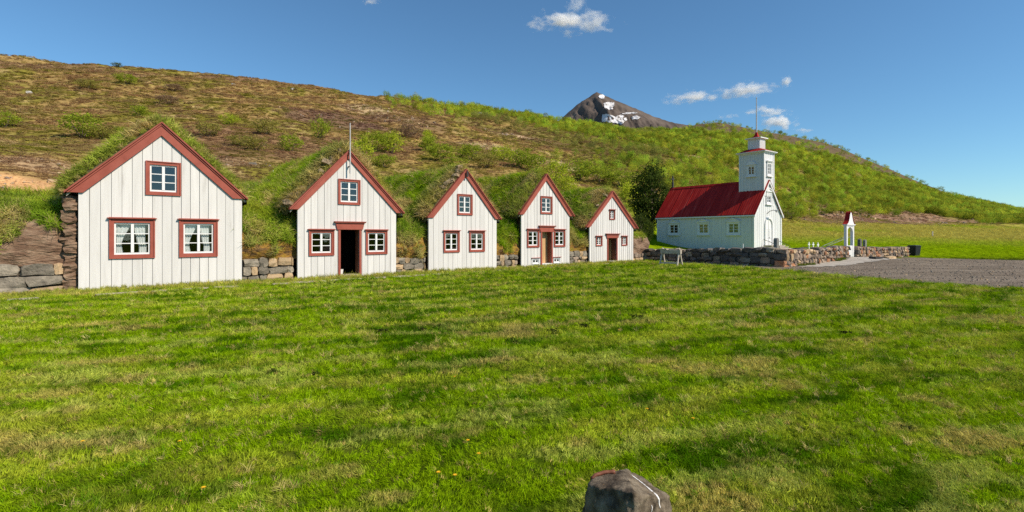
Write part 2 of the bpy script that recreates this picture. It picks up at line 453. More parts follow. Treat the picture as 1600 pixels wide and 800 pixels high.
def ground_colour(x, y):
    z = ground_z(x, y); r = np.hypot(x, y); u = np.clip(x/np.maximum(y, 1), -3, 3)
    t, dep = facade_coords(x, y)
    n1 = fbm(x/9, y/9, 4, 31); n2 = fbm(x/30, y/30, 4, 41); n3 = fbm(x/2.2, y/2.2, 3, 51)
    def mix(a, b, w):
        return a*(1-w)[:, None] + np.array(b)[None, :]*w[:, None]
    N = len(x)
    c = np.tile(np.array([.055, .09, .005]), (N, 1))                       # lawn
    c = mix(c, (.13, .14, .02), sstep(.5, .75, n3)*.5)
    # far field right of the church
    field = sstep(33, 38, y)*sstep(.1, .3, u)
    c = mix(c, (.20, .29, .004), field)
    c = mix(c, (.35, .32, .065), field*sstep(55, 90, r*(1.25-.45*u))*sstep(.30, .55, n1*.6+n2*.4+.1))
    # heath on the slope
    hill = sstep(1.2, 3.0, z)*(1-field*(1-sstep(3.5, 9.0, z)))
    h = np.tile(np.array([.33, .225, .085]), (N, 1))
    h = mix(h, (.215, .185, .036), sstep(.46, .60, n1))
    h = mix(h, (.225, .135, .075), sstep(.50, .62, n2)*.85)
    h = mix(h, (.42, .305, .145), sstep(.60, .72, n3*.5+n1*.5)*.8)
    h = mix(h, (.15, .145, .03), sstep(-.2, .15, u)*sstep(.38, .55, n2+.08*sstep(.1, .3, u))*.8)  # olive undergrowth, with shade between the birches put into its colour
    c = c*(1-hill)[:, None] + h*hill[:, None]
    # bare brown summit above the birches on the right
    top = sstep(.24, .30, u)*(1-sstep(.86, .92, u))*sstep(0, 18, r - (322 + 330*np.maximum(u-.42, 0)))
    c = mix(c, (.135, .10, .068), top*.92)
    # soil bank and slips
    for (bx, by, sx, sy, col, w) in SLIPS:
        d = np.hypot((x-bx)/sx, (y-by)/sy) + (n1-.5)*1.3
        c = mix(c, col, (1-sstep(.6, 1.05, d))*w)
    return np.clip(c, .004, .9)
SLIPS = []
for px, py, sx, sy, col, w, yy in [
    (30, 292, 3.6, 2.2, (0.580,0.341,0.160), 1.0, 16), (95, 262, 4.5, 3.0, (0.392,0.268,0.160), .7, 16), (330, 255, 6, 3, (0.348,0.239,0.160), .6, 24),
    (572, 168, 9, 7, (0.392,0.290,0.174), .8, 30), (520, 188, 14, 9, (0.152,0.090,0.072), .75, 30), (640, 190, 10, 6, (0.167,0.102,0.072), .7, 30),
    (812, 214, 14, 7, (0.450,0.319,0.196), .95, 40), (760, 232, 8, 5, (0.420,0.312,0.174), .8, 40), (1045, 238, 13, 7, (0.435,0.319,0.203), .9, 50), (1075, 250, 9, 4, (0.406,0.290,0.189), .8, 50),
    (890, 262, 12, 6, (0.392,0.319,0.145), .8, 40), (960, 275, 10, 5, (0.377,0.304,0.145), .7, 50),
    (1330, 343, 24, 13, (.30,.19,.13), .95, 100), (1400, 342, 28, 15, (.30,.19,.13), .95, 120), (1470, 343, 28, 14, (.29,.185,.125), .9, 130), (1275, 345, 16, 7, (.29,.19,.125), .7, 90)]:
    p = hit_hill(px, py, yy); SLIPS.append((p.x, p.y, sx, sy, col, w))

def build_ground():
    ang = np.concatenate([np.linspace(R(-180), R(-58), 50, endpoint=False), np.linspace(R(-58), R(58), 470), np.linspace(R(58), R(180), 50)[1:]])
    rad = [.6]
    while rad[-1] < 46: rad.append(rad[-1] + max(.16, rad[-1]*.0088))
    while rad[-1] < 130: rad.append(rad[-1]*1.014)
    while rad[-1] < 620: rad.append(rad[-1]*1.02)
    while rad[-1] < 9000: rad.append(rad[-1]*1.25)
    rad = np.array(rad)
    A, Q = np.meshgrid(ang, rad)
    X = np.sin(A)*Q; Y = np.cos(A)*Q
    na = len(ang); nr = len(rad)
    Z = ground_z(X.ravel(), Y.ravel())
    V = np.column_stack([X.ravel(), Y.ravel(), Z]); V = np.vstack([V, [[0, 0, 0]]])
    i, j = np.meshgrid(np.arange(nr-1), np.arange(na-1), indexing='ij')
    F = np.column_stack([(i*na+j).ravel(), ((i+1)*na+j).ravel(), ((i+1)*na+j+1).ravel(), (i*na+j+1).ravel()])
    me = bpy.data.meshes.new('ground')
    nf = len(F); tri = [(nr*na, k, k+1) for k in range(na-1)]
    me.from_pydata(V, [], F.tolist() + tri)
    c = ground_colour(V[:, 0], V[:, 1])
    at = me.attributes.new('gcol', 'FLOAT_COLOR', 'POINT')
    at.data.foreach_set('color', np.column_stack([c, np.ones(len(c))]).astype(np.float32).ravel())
    me.polygons.foreach_set('use_smooth', [True]*len(me.polygons))
    me.materials.append(M['ground']); me.update()
    o = link_mesh('ground', me)
    tag(o, 'mown lawn, open field and the long hillside rising behind the houses', 'ground', kind='structure')
build_ground()

def sheet(name, A, B, n, m, lift, mat, label, cat):   # a sheet lofted between two polylines, laid on the ground
    def sample(P, k):
        P = [Vector(p) for p in P]; L = [0]
        for a, b in zip(P, P[1:]): L.append(L[-1]+(b-a).length)
        out = []
        for q in np.linspace(0, L[-1], k):
            i = min(max(int(np.searchsorted(L, q))-1, 0), len(P)-2); f = (q-L[i])/(L[i+1]-L[i]); out.append(P[i].lerp(P[i+1], f))
        return out
    a = sample(A, n); b = sample(B, n); X = np.zeros((n, m)); Y = np.zeros((n, m))
    for i in range(n):
        for j in range(m):
            f = j/(m-1); p = a[i].lerp(b[i], f)
            w = .10*(1-f if f < .5 else f)*2*(f in (0., 1.))
            X[i, j] = p.x + (random.random()-.5)*w*3; Y[i, j] = p.y + (random.random()-.5)*w*3
    Z = ground_z(X.ravel(), Y.ravel()).reshape(n, m) + lift
    mb = MB(); mb.grid([[(X[i, j], Y[i, j], Z[i, j]) for j in range(m)] for i in range(n)])
    o = mb.build(name, mat, smooth=True)
    return tag(o, label, cat, kind='structure')

LAWN_EDGE = [(8.3,31.6),(9.6,29.4),(11.0,27.0),(11.9,25.1),(12.6,22.0),(13.0,19.4),(13.5,18.3),(14.1,16.8),(14.6,15.6),(15.2,15.2),(17.2,11.0),(20.0,5.0),(23,-4)]
GRAVEL_FAR = [(8.9,32.4),(10.2,30.6),(12.0,28.2),(13.5,26.0),(16.0,27.4),(20.0,30.2),(24.5,33.6),(27.6,35.9),(29.5,34.8),(33,32),(38,31),(46,30),(60,28)]
sheet('gravel_yard', LAWN_EDGE, GRAVEL_FAR, 140, 60, .016, M['gravel'], 'grey gravel parking yard between the lawn and the churchyard wall', 'gravel yard')
PATH_A = [(14.6,25.5),(16.0,25.9),(17.6,26.8),(19.3,28.2),(20.6,28.7),(22.6,29.6)]
PATH_B = [(14.4,26.1),(15.6,27.0),(17.3,28.3),(19.4,29.9),(20.9,31.1),(22.9,30.9)]
sheet('paved_path', PATH_A, PATH_B, 60, 16, .034, M['concrete'], 'pale paved path along the stone wall up to the white gate', 'path')

# ------------------------------------------------------------------ scattered vegetation (geometry nodes instances)
def euler_lean(phi, tilt, psi):
    ca, sa = np.cos(tilt), np.sin(tilt); cp, sp = np.cos(psi), np.sin(psi); cf, sf = np.cos(phi), np.sin(phi)
    m00 = cf*ca*cp - sf*sp; m10 = sf*ca*cp + cf*sp; m20 = -sa*cp; m21 = sa*sp; m22 = ca
    return np.column_stack([np.arctan2(m21, m22), -np.arcsin(np.clip(m20, -1, 1)), np.arctan2(m10, m00)])

def scatter(name, P, rot, scl, colr, variants, parent=None, label=None, cat=None, group=None, vid=None):
    n = len(P)
    me = bpy.data.meshes.new(name)
    me.vertices.add(n); me.vertices.foreach_set('co', np.asarray(P, np.float32).ravel())
    def attr(nm, typ, data, key):
        a = me.attributes.new(nm, typ, 'POINT'); a.data.foreach_set(key, np.ascontiguousarray(data).ravel())
    scl = np.asarray(scl, np.float32)
    if scl.ndim == 1: scl = np.repeat(scl[:, None], 3, 1)
    attr('rot', 'FLOAT_VECTOR', np.asarray(rot, np.float32), 'vector'); attr('scl', 'FLOAT_VECTOR', scl, 'vector')
    attr('col', 'FLOAT_VECTOR', np.asarray(colr, np.float32), 'vector')
    attr('vid', 'INT', (rng.integers(0, len(variants), n) if vid is None else vid).astype(np.int32), 'value')
    me.update()
    ng = bpy.data.node_groups.new(name, 'GeometryNodeTree')
    ng.interface.new_socket('Geometry', in_out='INPUT', socket_type='NodeSocketGeometry')
    ng.interface.new_socket('Geometry', in_out='OUTPUT', socket_type='NodeSocketGeometry')
    gi = ng.nodes.new('NodeGroupInput'); go = ng.nodes.new('NodeGroupOutput'); jn = ng.nodes.new('GeometryNodeJoinGeometry')
    def named(nm, typ):
        a = ng.nodes.new('GeometryNodeInputNamedAttribute'); a.data_type = typ; a.inputs['Name'].default_value = nm
        return [s for s in a.outputs if s.name == 'Attribute' and s.enabled][0]
    ar, asl, av = named('rot', 'FLOAT_VECTOR'), named('scl', 'FLOAT_VECTOR'), named('vid', 'INT')
    e2r = ng.nodes.new('FunctionNodeEulerToRotation'); ng.links.new(ar, e2r.inputs[0])
    for i, ob in enumerate(variants):
        cp = ng.nodes.new('FunctionNodeCompare'); cp.data_type = 'INT'; cp.operation = 'EQUAL'
        ins = [s for s in cp.inputs if s.enabled]
        ng.links.new(av, ins[0]); ins[1].default_value = i
        oi = ng.nodes.new('GeometryNodeObjectInfo'); oi.inputs['Object'].default_value = ob
        ip = ng.nodes.new('GeometryNodeInstanceOnPoints')
        ng.links.new(gi.outputs[0], ip.inputs['Points']); ng.links.new(cp.outputs[0], ip.inputs['Selection'])
        ng.links.new(oi.outputs['Geometry'], ip.inputs['Instance']); ng.links.new(e2r.outputs[0], ip.inputs['Rotation']); ng.links.new(asl, ip.inputs['Scale'])
        ng.links.new(ip.outputs[0], jn.inputs[0])
    ng.links.new(jn.outputs[0], go.inputs[0])
    o = link_mesh(name, me, parent)
    md = o.modifiers.new('scatter', 'NODES'); md.node_group = ng
    return tag(o, label, cat, group, 'stuff')

def tuft(name, n, h, spread, width, curve, mat, seed, segs=2):
    rd = random.Random(seed); mb = MB()
    for k in range(n):
        a = rd.uniform(0, 2*math.pi); q = spread*math.sqrt(rd.random()); bx, by = q*math.cos(a), q*math.sin(a)
        d = rd.uniform(0, 2*math.pi); hh = h*rd.uniform(.55, 1.1); c = curve*rd.uniform(.4, 1.4); w = width*rd.uniform(.7, 1.2)
        dx, dy = math.cos(d), math.sin(d); sx, sy = -dy, dx; tw = rd.uniform(-.6, .6); sx, sy = sx*math.cos(tw)-sy*math.sin(tw), sx*math.sin(tw)+sy*math.cos(tw)
        vs = []
        for i in range(segs+1):
            f = i/segs; ox = bx+dx*c*hh*f*f; oy = by+dy*c*hh*f*f; zz = hh*f*(1-.25*c*f*f)-.004
            if i < segs:
                ww = w*(1-.45*f)/2; vs += [(ox-sx*ww, oy-sy*ww, zz), (ox+sx*ww, oy+sy*ww, zz)]
            else: vs.append((ox, oy, zz))
        fs = [(2*i, 2*i+1, 2*i+3, 2*i+2) for i in range(segs-1)] + [(2*segs-2, 2*segs-1, 2*segs)]
        mb.add(vs, fs)
    return bpy.data.objects.new(name, mb.mesh(name, mat))

def leaf_cloud(nclump, nleaf, size, seed, rx=.5, rz=.5, zc=.5, crad=.16, flat=False):
    rd = random.Random(seed); mb = MB()
    for c in range(nclump):
        while True:
            p = Vector((rd.uniform(-1, 1), rd.uniform(-1, 1), rd.uniform(-1, 1)))
            if .35 < p.length < 1: break
        ctr = Vector((p.x*rx, p.y*rx, zc + p.z*rz)); cr = crad*rd.uniform(.7, 1.4)
        for k in range(nleaf):
            o = Vector((rd.gauss(0, 1), rd.gauss(0, 1), rd.gauss(0, .8)))*cr*.55
            q = ctr + o
            if q.z < .02: q.z = rd.uniform(.02, .12)
            nrm = (o.normalized()*.6 + Vector((rd.uniform(-1, 1), rd.uniform(-1, 1), rd.uniform(-.2, 1.2)))).normalized()
            s = nrm.orthogonal().normalized(); s.rotate(Matrix.Rotation(rd.uniform(0, 6.28), 3, nrm)); t = nrm.cross(s)
            z = size*rd.uniform(.6, 1.35)
            mb.add([q-s*z, q-t*z*.55, q+s*z, q+t*z*.55], [(0, 1, 2, 3)])
    return mb

LAWN_T = [tuft('lawn_tuft', 26, 1.0, .85, .085, .6, M['blade_inst'], s) for s in range(4)]      # unit tufts
LONG_T = [tuft('long_tuft', 22, 1.0, .32, .045, .75, M['blade_inst'], 30+s, 3) for s in range(4)]
def unlinked(mb, name, mat): return bpy.data.objects.new(name, mb.mesh(name, mat))
BIRCH_V = [unlinked(leaf_cloud(24, 20, .042, 60+s, .50, .42, .52, .17), 'birch_leaves', M['leaf_inst']) for s in range(4)]
HEATH_V = [unlinked(leaf_cloud(10, 12, .10, 80+s, .55, .22, .22, .22), 'heath_clump', M['leaf_inst']) for s in range(3)]

def in_poly(x, y, poly):
    inside = np.zeros(len(x), bool); n = len(poly)
    for i in range(n):
        x1, y1 = poly[i]; x2, y2 = poly[(i+1) % n]
        if y1 == y2: continue
        c = ((y1 > y) != (y2 > y)) & (x < (x2-x1)*(y-y1)/(y2-y1)+x1)
        inside ^= c
    return inside
GRAVEL_POLY = LAWN_EDGE + GRAVEL_FAR[::-1]

def lawn():
    Ps = []; 
    for y0, y1, dens in [(2.0, 3.6, 1250), (3.6, 5.5, 800), (5.5, 8.5, 420), (8.5, 13, 180), (13, 19, 80), (19, 33, 42)]:
        w = y1*1.06+3.5; n = int((y1-y0)*2*w*dens)
        x = rng.uniform(-w, w, n); y = rng.uniform(y0, y1, n)
        k = np.abs(x) < y*1.06+3.2
        Ps.append(np.column_stack([x[k], y[k], np.full(k.sum(), dens)]))
    P = np.vstack(Ps); x, y, dn = P[:, 0], P[:, 1], P[:, 2]
    t, dep = facade_coords(x, y)
    ok = ~in_poly(x-.22*np.abs(rng.normal(0, 1, len(x)))-(fbm(x*1.5, y*1.5, 2, 77)-.5)*.5, y, GRAVEL_POLY)
    inh = (dep > -.03) & (t < 28.2)
    ok &= ~inh
    ok &= ~((np.abs(x-.58) < .24) & (np.abs(y-2.5) < .24))
    ok &= ~((x > 7.5) & (y > 33.0-(x-8.2)*1.25))
    x, y, dn, t, dep = x[ok], y[ok], dn[ok], t[ok], dep[ok]
    z = ground_z(x, y)
    n = len(x)
    wob = (fbm(x/5, y/5, 3, 71)-.5)*1.6
    lane = np.sin((dep + wob*.45)*2*math.pi/1.15)                         # mowing lanes run along the house fronts
    patch = fbm(x/1.4, y/1.4, 4, 81); big = fbm(x/4.5, y/4.5, 4, 91); fine = fbm(x/.35, y/.35, 3, 95)
    phi = FROT + np.where(lane > 0, 0, math.pi) + rng.normal(0, .9, n) + (patch-.5)*5
    tilt = np.clip(.45 + .3*np.abs(lane) + rng.normal(0, .22, n), 0, 1.15)
    rot = euler_lean(phi, tilt, rng.uniform(0, 6.28, n))
    s = np.interp(dn, [42, 80, 180, 420, 800, 1250], [.105, .085, .068, .052, .043, .037])*rng.uniform(.75, 1.3, n)
    s *= .8+.55*patch
    edge = sstep(-2.0, -1.2, dep)*sstep(27, 24, t)                   # rougher strip left against the houses
    h = s*(1+.5*edge)*rng.uniform(.75, 1.25, n)
    scl = np.column_stack([s, s, h*.9])
    g = np.column_stack([np.full(n, .255), np.full(n, .40), np.full(n, .005)])
    dark = np.array([.055, .15, .002]); yel = np.array([.52, .55, .05]); pale = np.array([.54, .56, .12]); dry = np.array([.60, .44, .15])
    def mx(c, b, w): return c*(1-w)[:, None]+b[None, :]*w[:, None]
    al = x*math.cos(.30)+y*math.sin(.30); ac = -x*math.sin(.30)+y*math.cos(.30)
    st1 = fbm(al/1.1+wob, ac/.36+wob*.4, 4, 101); st2 = fbm(al/.85, ac/.38+wob, 4, 105); st3 = fbm(al/.3, ac/.18, 3, 109)
    far = sstep(5, 14, y)
    g = mx(g, dark, sstep(.45, .58, st2*.45+patch*.25+st3*.3-lane*.05*far)*.92)
    g = mx(g, yel, sstep(.47, .66, st1*.6+big*.2+st3*.2+lane*(.03+.05*far))*.62)
    g = mx(g, pale, sstep(.60, .72, fbm(al/.8, ac/.35, 4, 108))*.6)
    g = mx(g, dry, sstep(.66, .77, fbm(al/.9, ac/.45, 4, 111)+.05*sstep(.2, .6, x/y))*.55)
    g = mx(g, np.array([.46, .40, .10]), edge*.5)
    g = mx(g, dry, (rng.random(n) < .045)*.7)
    g *= rng.uniform(.62, 1.35, n)[:, None]
    scatter('lawn_grass', np.column_stack([x, y, z-.003]), rot, scl, g, LAWN_T, label='short mown grass blades covering the whole front lawn', cat='grass')
    # scattered longer tufts the mower left standing
    n = 5200; y = np.exp(rng.uniform(math.log(2.4), math.log(17), n)); x = rng.uniform(-1.1, 1.1, n)*(y+1.5)
    t, dep = facade_coords(x, y); ok = (dep < -.6) & ~in_poly(x-.1, y, GRAVEL_POLY) & ~((np.abs(x-.58) < .27) & (np.abs(y-2.5) < .27)) & (fbm(x/.8, y/.8, 3, 88) > .46)
    x, y = x[ok], y[ok]; n = len(x); k = rng.random(n)
    g = np.where((k < .3)[:, None], np.array([.60, .50, .18]), np.where((k < .65)[:, None], np.array([.42, .52, .06]), np.array([.16, .34, .01])))*rng.uniform(.7, 1.2, n)[:, None]
    s = np.clip(.022+.005*y, .03, .08)*rng.uniform(.7, 1.5, n)
    scatter('lawn_tufts', np.column_stack([x, y, ground_z(x, y)-.004]), euler_lean(rng.uniform(0, 6.28, n), rng.uniform(0, .9, n), rng.uniform(0, 6.28, n)), np.column_stack([s*1.5, s*1.5, s*1.25]), g, LONG_T, label='scattered longer grass tufts standing above the mown lawn', cat='grass')
lawn()

def slope_cover():
    # low heath and dry grass clumps on the hillside
    n = 120000
    th = rng.uniform(-.83, .80, n); r = np.exp(rng.uniform(math.log(19), math.log(330), n))
    x, y = np.sin(th)*r, np.cos(th)*r; z = ground_z(x, y); t, dep = facade_coords(x, y)
    u = x/y
    ok = (z > 1.6) & ((dep > 7.0) | (t > 29))
    ok &= ~((u > .2) & (z < 4.5))
    x, y, z, r, u = x[ok], y[ok], z[ok], r[ok], u[ok]; n = len(x)
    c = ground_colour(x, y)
    n1 = fbm(x/3, y/3, 3, 131)
    green = np.array([.25, .25, .03]); brown = np.array([.30, .175, .10]); tan = np.array([.50, .36, .16])
    k = rng.random(n); pick = n1+.25*(k-.5)
    cc = np.where((pick > .585)[:, None], green, np.where((pick > .43)[:, None], tan, brown))
    bare = c[:, 0] > .40
    cc = cc*.5 + c*.5*1.15; cc *= rng.uniform(.75, 1.25, n)[:, None]
    sc = np.clip(r/105, .2, 1.5)*rng.uniform(.35, 1.1, n)**1.3*np.where(bare, .35, 1)
    scl = np.column_stack([sc, sc, sc*rng.uniform(.22, .6, n)])
    rot = np.column_stack([np.zeros(n), np.zeros(n), rng.uniform(0, 6.28, n)])
    scatter('hillside_heath', np.column_stack([x, y, z-.03*sc]), rot, scl, cc, HEATH_V, label='low brown and olive heath clumps covering the hillside', cat='heath')
    # the birch thicket that covers the right-hand slope
    n = 130000
    th = np.arctan(rng.uniform(-1.15, 1.15, n)); r = np.sqrt(rng.uniform(38**2, 520**2, n))
    x, y = np.sin(th)*r, np.cos(th)*r; z = ground_z(x, y); u = x/y
    n1 = fbm(x/26, y/26, 4, 141); n2 = fbm(x/8, y/8, 3, 151)
    right = sstep(-.02, .16, u+(n1-.5)*.5)
    upper = sstep(-.28, -.10, u)*sstep(26, 40, z+(n1-.5)*25)
    dens = np.clip(np.maximum(right*sstep(.30, .50, n2*.6+n1*.4+.12*sstep(.2, .45, u)), upper*sstep(.34, .5, n2*.5+n1*.5)), 0, 1)
    dens *= sstep(4.5, 8, z-3.2*sstep(.55, .62, u)*(1-sstep(.86, .92, u)))*(1-.98*sstep(.24, .30, u)*(1-sstep(.86, .92, u))*sstep(-14, 14, r-(322+330*np.maximum(u-.42, 0)))*(rng.random(n) > .035))
    for (bx, by, sx, sy, col, w) in SLIPS:
        dens *= 1-.95*(1-sstep(.55, 1.0, np.hypot((x-bx)/sx, (y-by)/sy)+(n2-.5)*.9))
    dens *= .045 + .93*(u > -.35)
    ok = rng.random(n) < dens*np.clip(r/170, .35, 1)*.52
    x, y, z, r, u, n1 = x[ok], y[ok], z[ok], r[ok], u[ok], n1[ok]; n = len(x)
    s = rng.uniform(1.0, 2.7, n)*np.interp(r, [40, 120, 300, 520], [.55, .8, 1.05, 1.15])
    s *= np.where((z < 13) & (u > .45), 1.15, 1)
    g = np.array([.355, .425, .04])[None, :]*(rng.uniform(.42, 1.35, n)*(.55+.9*fbm(x/9, y/9, 3, 171)))[:, None]
    g[:, 0] *= rng.uniform(.75, 1.2, n)
    dk = sstep(.52, .66, fbm(x/40, y/40, 3, 161))*(u < .3)
    g = g*(1-.6*dk)[:, None] + np.array([.24, .19, .08])[None, :]*(.6*dk)[:, None]
    scl = np.column_stack([s*rng.uniform(.9, 1.25, n), s*rng.uniform(.9, 1.25, n), s*rng.uniform(.95, 1.5, n)])
    rot = np.column_stack([rng.normal(0, .08, n), rng.normal(0, .08, n), rng.uniform(0, 6.28, n)])
    scatter('birch_thicket', np.column_stack([x, y, z-.08]), rot, scl, g, BIRCH_V, label='dense fresh green birch scrub covering the right-hand hillside', cat='thicket')
    # tussocks of the open field beyond the churchyard
    n = 26000
    th = np.arctan(rng.uniform(.28, 1.15, n)); r = np.exp(rng.uniform(math.log(42), math.log(230), n))
    x, y = np.sin(th)*r, np.cos(th)*r; z = ground_z(x, y); u = x/y
    qb = (x-YC.x)*YB.x+(y-YC.y)*YB.y; qa = (x-YC.x)*YA.x+(y-YC.y)*YA.y
    ok = (z < 7.5) & ~((qa > 6) & (qa < 17) & (qb > 9.5) & (qb < 16))
    ok &= ~in_poly(x, y, GRAVEL_POLY)
    x, y, z, r = x[ok], y[ok], z[ok], r[ok]; n = len(x)
    c = ground_colour(x, y)*rng.uniform(1.0, 1.7, n)[:, None]
    s = np.clip(r/100, .3, 1.5)*.62*rng.uniform(.4, 1.1, n)
    scl = np.column_stack([s*1.3, s*1.3, s*np.where(c[:, 0] > .33, .85, .35)])
    rot = euler_lean(rng.uniform(0, 6.28, n), rng.uniform(0, .5, n), rng.uniform(0, 6.28, n))
    scatter('field_grass', np.column_stack([x, y, z-.01]), rot, scl, c, LONG_T, label='rough green and straw coloured grass of the field beyond the churchyard', cat='grass')
slope_cover()
# ------------------------------------------------------------------ timber fronts
def wall_pieces(x0, x1, z0, top, openings, splits=()):
    """boarding from x0 to x1 with the openings (xa, xb, za, zb) left out, as groups of joined strips; top(x) is its upper edge"""
    xs = {x0, x1}
    for s in splits:
        if x0 < s < x1: xs.add(s)
    for a, b, c, d in openings:
        for q in (a, b):
            if x0 < q < x1: xs.add(q)
    xs = sorted(xs); strips = []
    for a, b in zip(xs, xs[1:]):
        if b-a < .003: continue
        mid = (a+b)/2
        ops = sorted([(c, d) for (p, q, c, d) in openings if p < mid < q])
        z = z0
        for c, d in ops:
            if c > z+.004: strips.append((a, b, z, c, [(a, z), (b, z), (b, c), (a, c)]))
            z = max(z, d)
        ta, tb = top(a), top(b)
        if min(ta, tb) > z: strips.append((a, b, z, min(ta, tb), [(a, z), (b, z), (b, tb), (a, ta)]))
        elif max(ta, tb) > z: strips.append((a, b, z, max(ta, tb), [(a, z), (b, z), (a if ta > tb else b, max(ta, tb))]))
    n = len(strips); par = list(range(n))
    def find(i):
        while par[i] != i: i = par[i]
        return i
    for i in range(n):
        for j in range(i):
            p, q = strips[i], strips[j]
            if (abs(p[1]-q[0]) < 1e-6 or abs(q[1]-p[0]) < 1e-6) and min(p[3], q[3]) > max(p[2], q[2]): par[find(i)] = find(j)
    groups = {}
    for i in range(n): groups.setdefault(find(i), []).append(strips[i][4])
    return list(groups.values())
def prisms(polys, y0, y1):
    """side by side strips welded into one piece"""
    key = {}; mb = MB()
    def v(x, y, z):
        k = (round(x, 5), round(y, 5), round(z, 5))
        if k not in key: key[k] = len(mb.v); mb.v.append((x, y, z))
        return key[k]
    for p in polys:
        n = len(p); f = [v(x, y0, z) for x, z in p]; b = [v(x, y1, z) for x, z in p]
        mb.f.append(tuple(f)); mb.f.append(tuple(reversed(b)))
        for i in range(n): mb.f.append((f[i], b[i], b[(i+1) % n], f[(i+1) % n]))
    return mb
def wall_columns(mb, x0, x1, z0, top, openings, y0, y1, splits=()):
    for g in wall_pieces(x0, x1, z0, top, openings, splits):
        for p in g: mb.prism_y(p, y0, y1)

PANE = {}
def pane_mesh(w, h):
    k = (round(w, 3), round(h, 3))
    if k not in PANE:
        mb = MB(); mb.box(-w/2, -.003, -h/2, w/2, .003, h/2); PANE[k] = mb.mesh('pane', M['glass'])
    return PANE[k]

def window(parent, x0, x1, z0, z1, rows=3, casing=.09, crown=True, proud=.05, trim=None, curtain=None, frame_w=.045, mull=.075, hood=None, name='window', y=0.0, sash=None):
    """casing mesh is the window part; sash, panes, crown and curtain are its sub-parts (local frame of the parent, wall plane at y)"""
    trim = trim or M['red_trim']; sash = sash or M['white_paint']
    mb = MB(); c = casing
    mb.box(x0, y-proud, z0, x0+c, y+.09, z1); mb.box(x1-c, y-proud, z0, x1, y+.09, z1)
    mb.box(x0+c, y-proud+.004, z0, x1-c, y+.09, z0+c); mb.box(x0+c, y-proud+.004, z1-c, x1-c, y+.09, z1)
    e = .028                                                  # raised outer bead
    mb.box(x0-.012, y-proud-.022, z0-.012, x0+e, y-proud-.0005, z1+.012); mb.box(x1-e, y-proud-.022, z0-.012, x1+.012, y-proud-.0005, z1+.012)
    mb.box(x0+e, y-proud-.020, z0-.012, x1-e, y-proud-.0005, z0+e-.012); mb.box(x0+e, y-proud-.020, z1-e+.012, x1-e, y-proud-.0005, z1+.012)
    win = mb.build(name, trim, parent)
    a0, a1, b0, b1 = x0+c, x1-c, z0+c, z1-c
    s = MB(); f = frame_w; xm = (a0+a1)/2; ys0, ys1 = y-.005, y+.045
    s.box(a0, ys0, b0, a0+f, ys1, b1); s.box(a1-f, ys0, b0, a1, ys1, b1); s.box(a0+f, ys0, b0, a1-f, ys1, b0+f*1.2); s.box(a0+f, ys0, b1-f, a1-f, ys1, b1)
    s.box(xm-mull/2, ys0-.01, b0+f*1.2, xm+mull/2, ys1, b1-f)
    s.build('sash', sash, win)
    g0, g1 = b0+f*1.2, b1-f; gap = .026
    ph = (g1-g0-gap*(rows-1))/rows
    for (pa, pb) in ((a0+f, xm-mull/2), (xm+mull/2, a1-f)):
        for r in range(rows):
            zc = g0+ph/2+r*(ph+gap)
            o = link_mesh('pane', pane_mesh(pb-pa, ph), win, ((pa+pb)/2, y+.022, zc), (random.uniform(-.006, .006), 0, random.uniform(-.006, .006)))
            if r < rows-1: MB().box(pa, ys0+.006, zc+ph/2, pb, ys1-.004, zc+ph/2+gap).build('glazing_bar', sash, win)
    if crown:
        k = MB(); ov = .055
        k.box(x0-ov, y-proud-.075, z1+.014, x1+ov, y+.0, z1+.042); k.box(x0-ov*.5, y-proud-.045, z1+.012, x1+ov*.5, y, z1+.0135); k.box(x0-ov*.3, y-proud-.05, z1+.043, x1+ov*.3, y, z1+.055)
        k.build('crown_board', trim, win)
    if curtain:
        for side in (-1, 1):
            k = MB(); rows_ = []
            ca, cb = (a0+f, xm-mull/2) if side < 0 else (xm+mull/2, a1-f)
            W = cb-ca; H = b1-b0
            for i in range(9):
                fz = i/8; z = b1-.03-fz*(H-.06); row = []
                # each half is gathered towards its outer edge two thirds of the way down
                g = 1-.62*math.sin(min(fz, .72)/.72*math.pi/2)**1.5 if fz < .72 else .38+.12*(fz-.72)/.28
                for j in range(13):
                    fx = j/12
                    xx = ca + fx*W*g if curtain == 'tied_left' or side < 0 else cb - fx*W*g if side > 0 and curtain != 'tied_left' else ca
                    if side > 0: xx = ca + W*(fz*.35 if fz < .72 else .25) + fx*W*(1-fz*.45)*.8 if fz < .72 else ca + W*.35 + fx*W*.55
                    row.append((xx, y+.10+.018*math.sin(fx*22+fz*2), z))
                rows_.append(row)
            k.grid(rows_)
            k.build('curtain', M['curtain'], win, smooth=True)
    return win

def scatter_faces(V, F, dens, keep=None):
    V = np.array(V); out = []; nrm = []
    T = []
    for f in F:
        T.append((f[0], f[1], f[2]))
        if len(f) == 4: T.append((f[0], f[2], f[3]))
    T = np.array(T); a, b, c = V[T[:, 0]], V[T[:, 1]], V[T[:, 2]]
    cr = np.cross(b-a, c-a); ar = np.linalg.norm(cr, axis=1)/2
    n = int(ar.sum()*dens); k = rng.choice(len(T), n, p=ar/ar.sum())
    r1 = np.sqrt(rng.random(n)); r2 = rng.random(n)
    P = (1-r1)[:, None]*a[k] + (r1*(1-r2))[:, None]*b[k] + (r1*r2)[:, None]*c[k]
    N = cr[k]/np.maximum(np.linalg.norm(cr[k], axis=1), 1e-9)[:, None]
    N[N[:, 2] < 0] *= -1
    return P, N

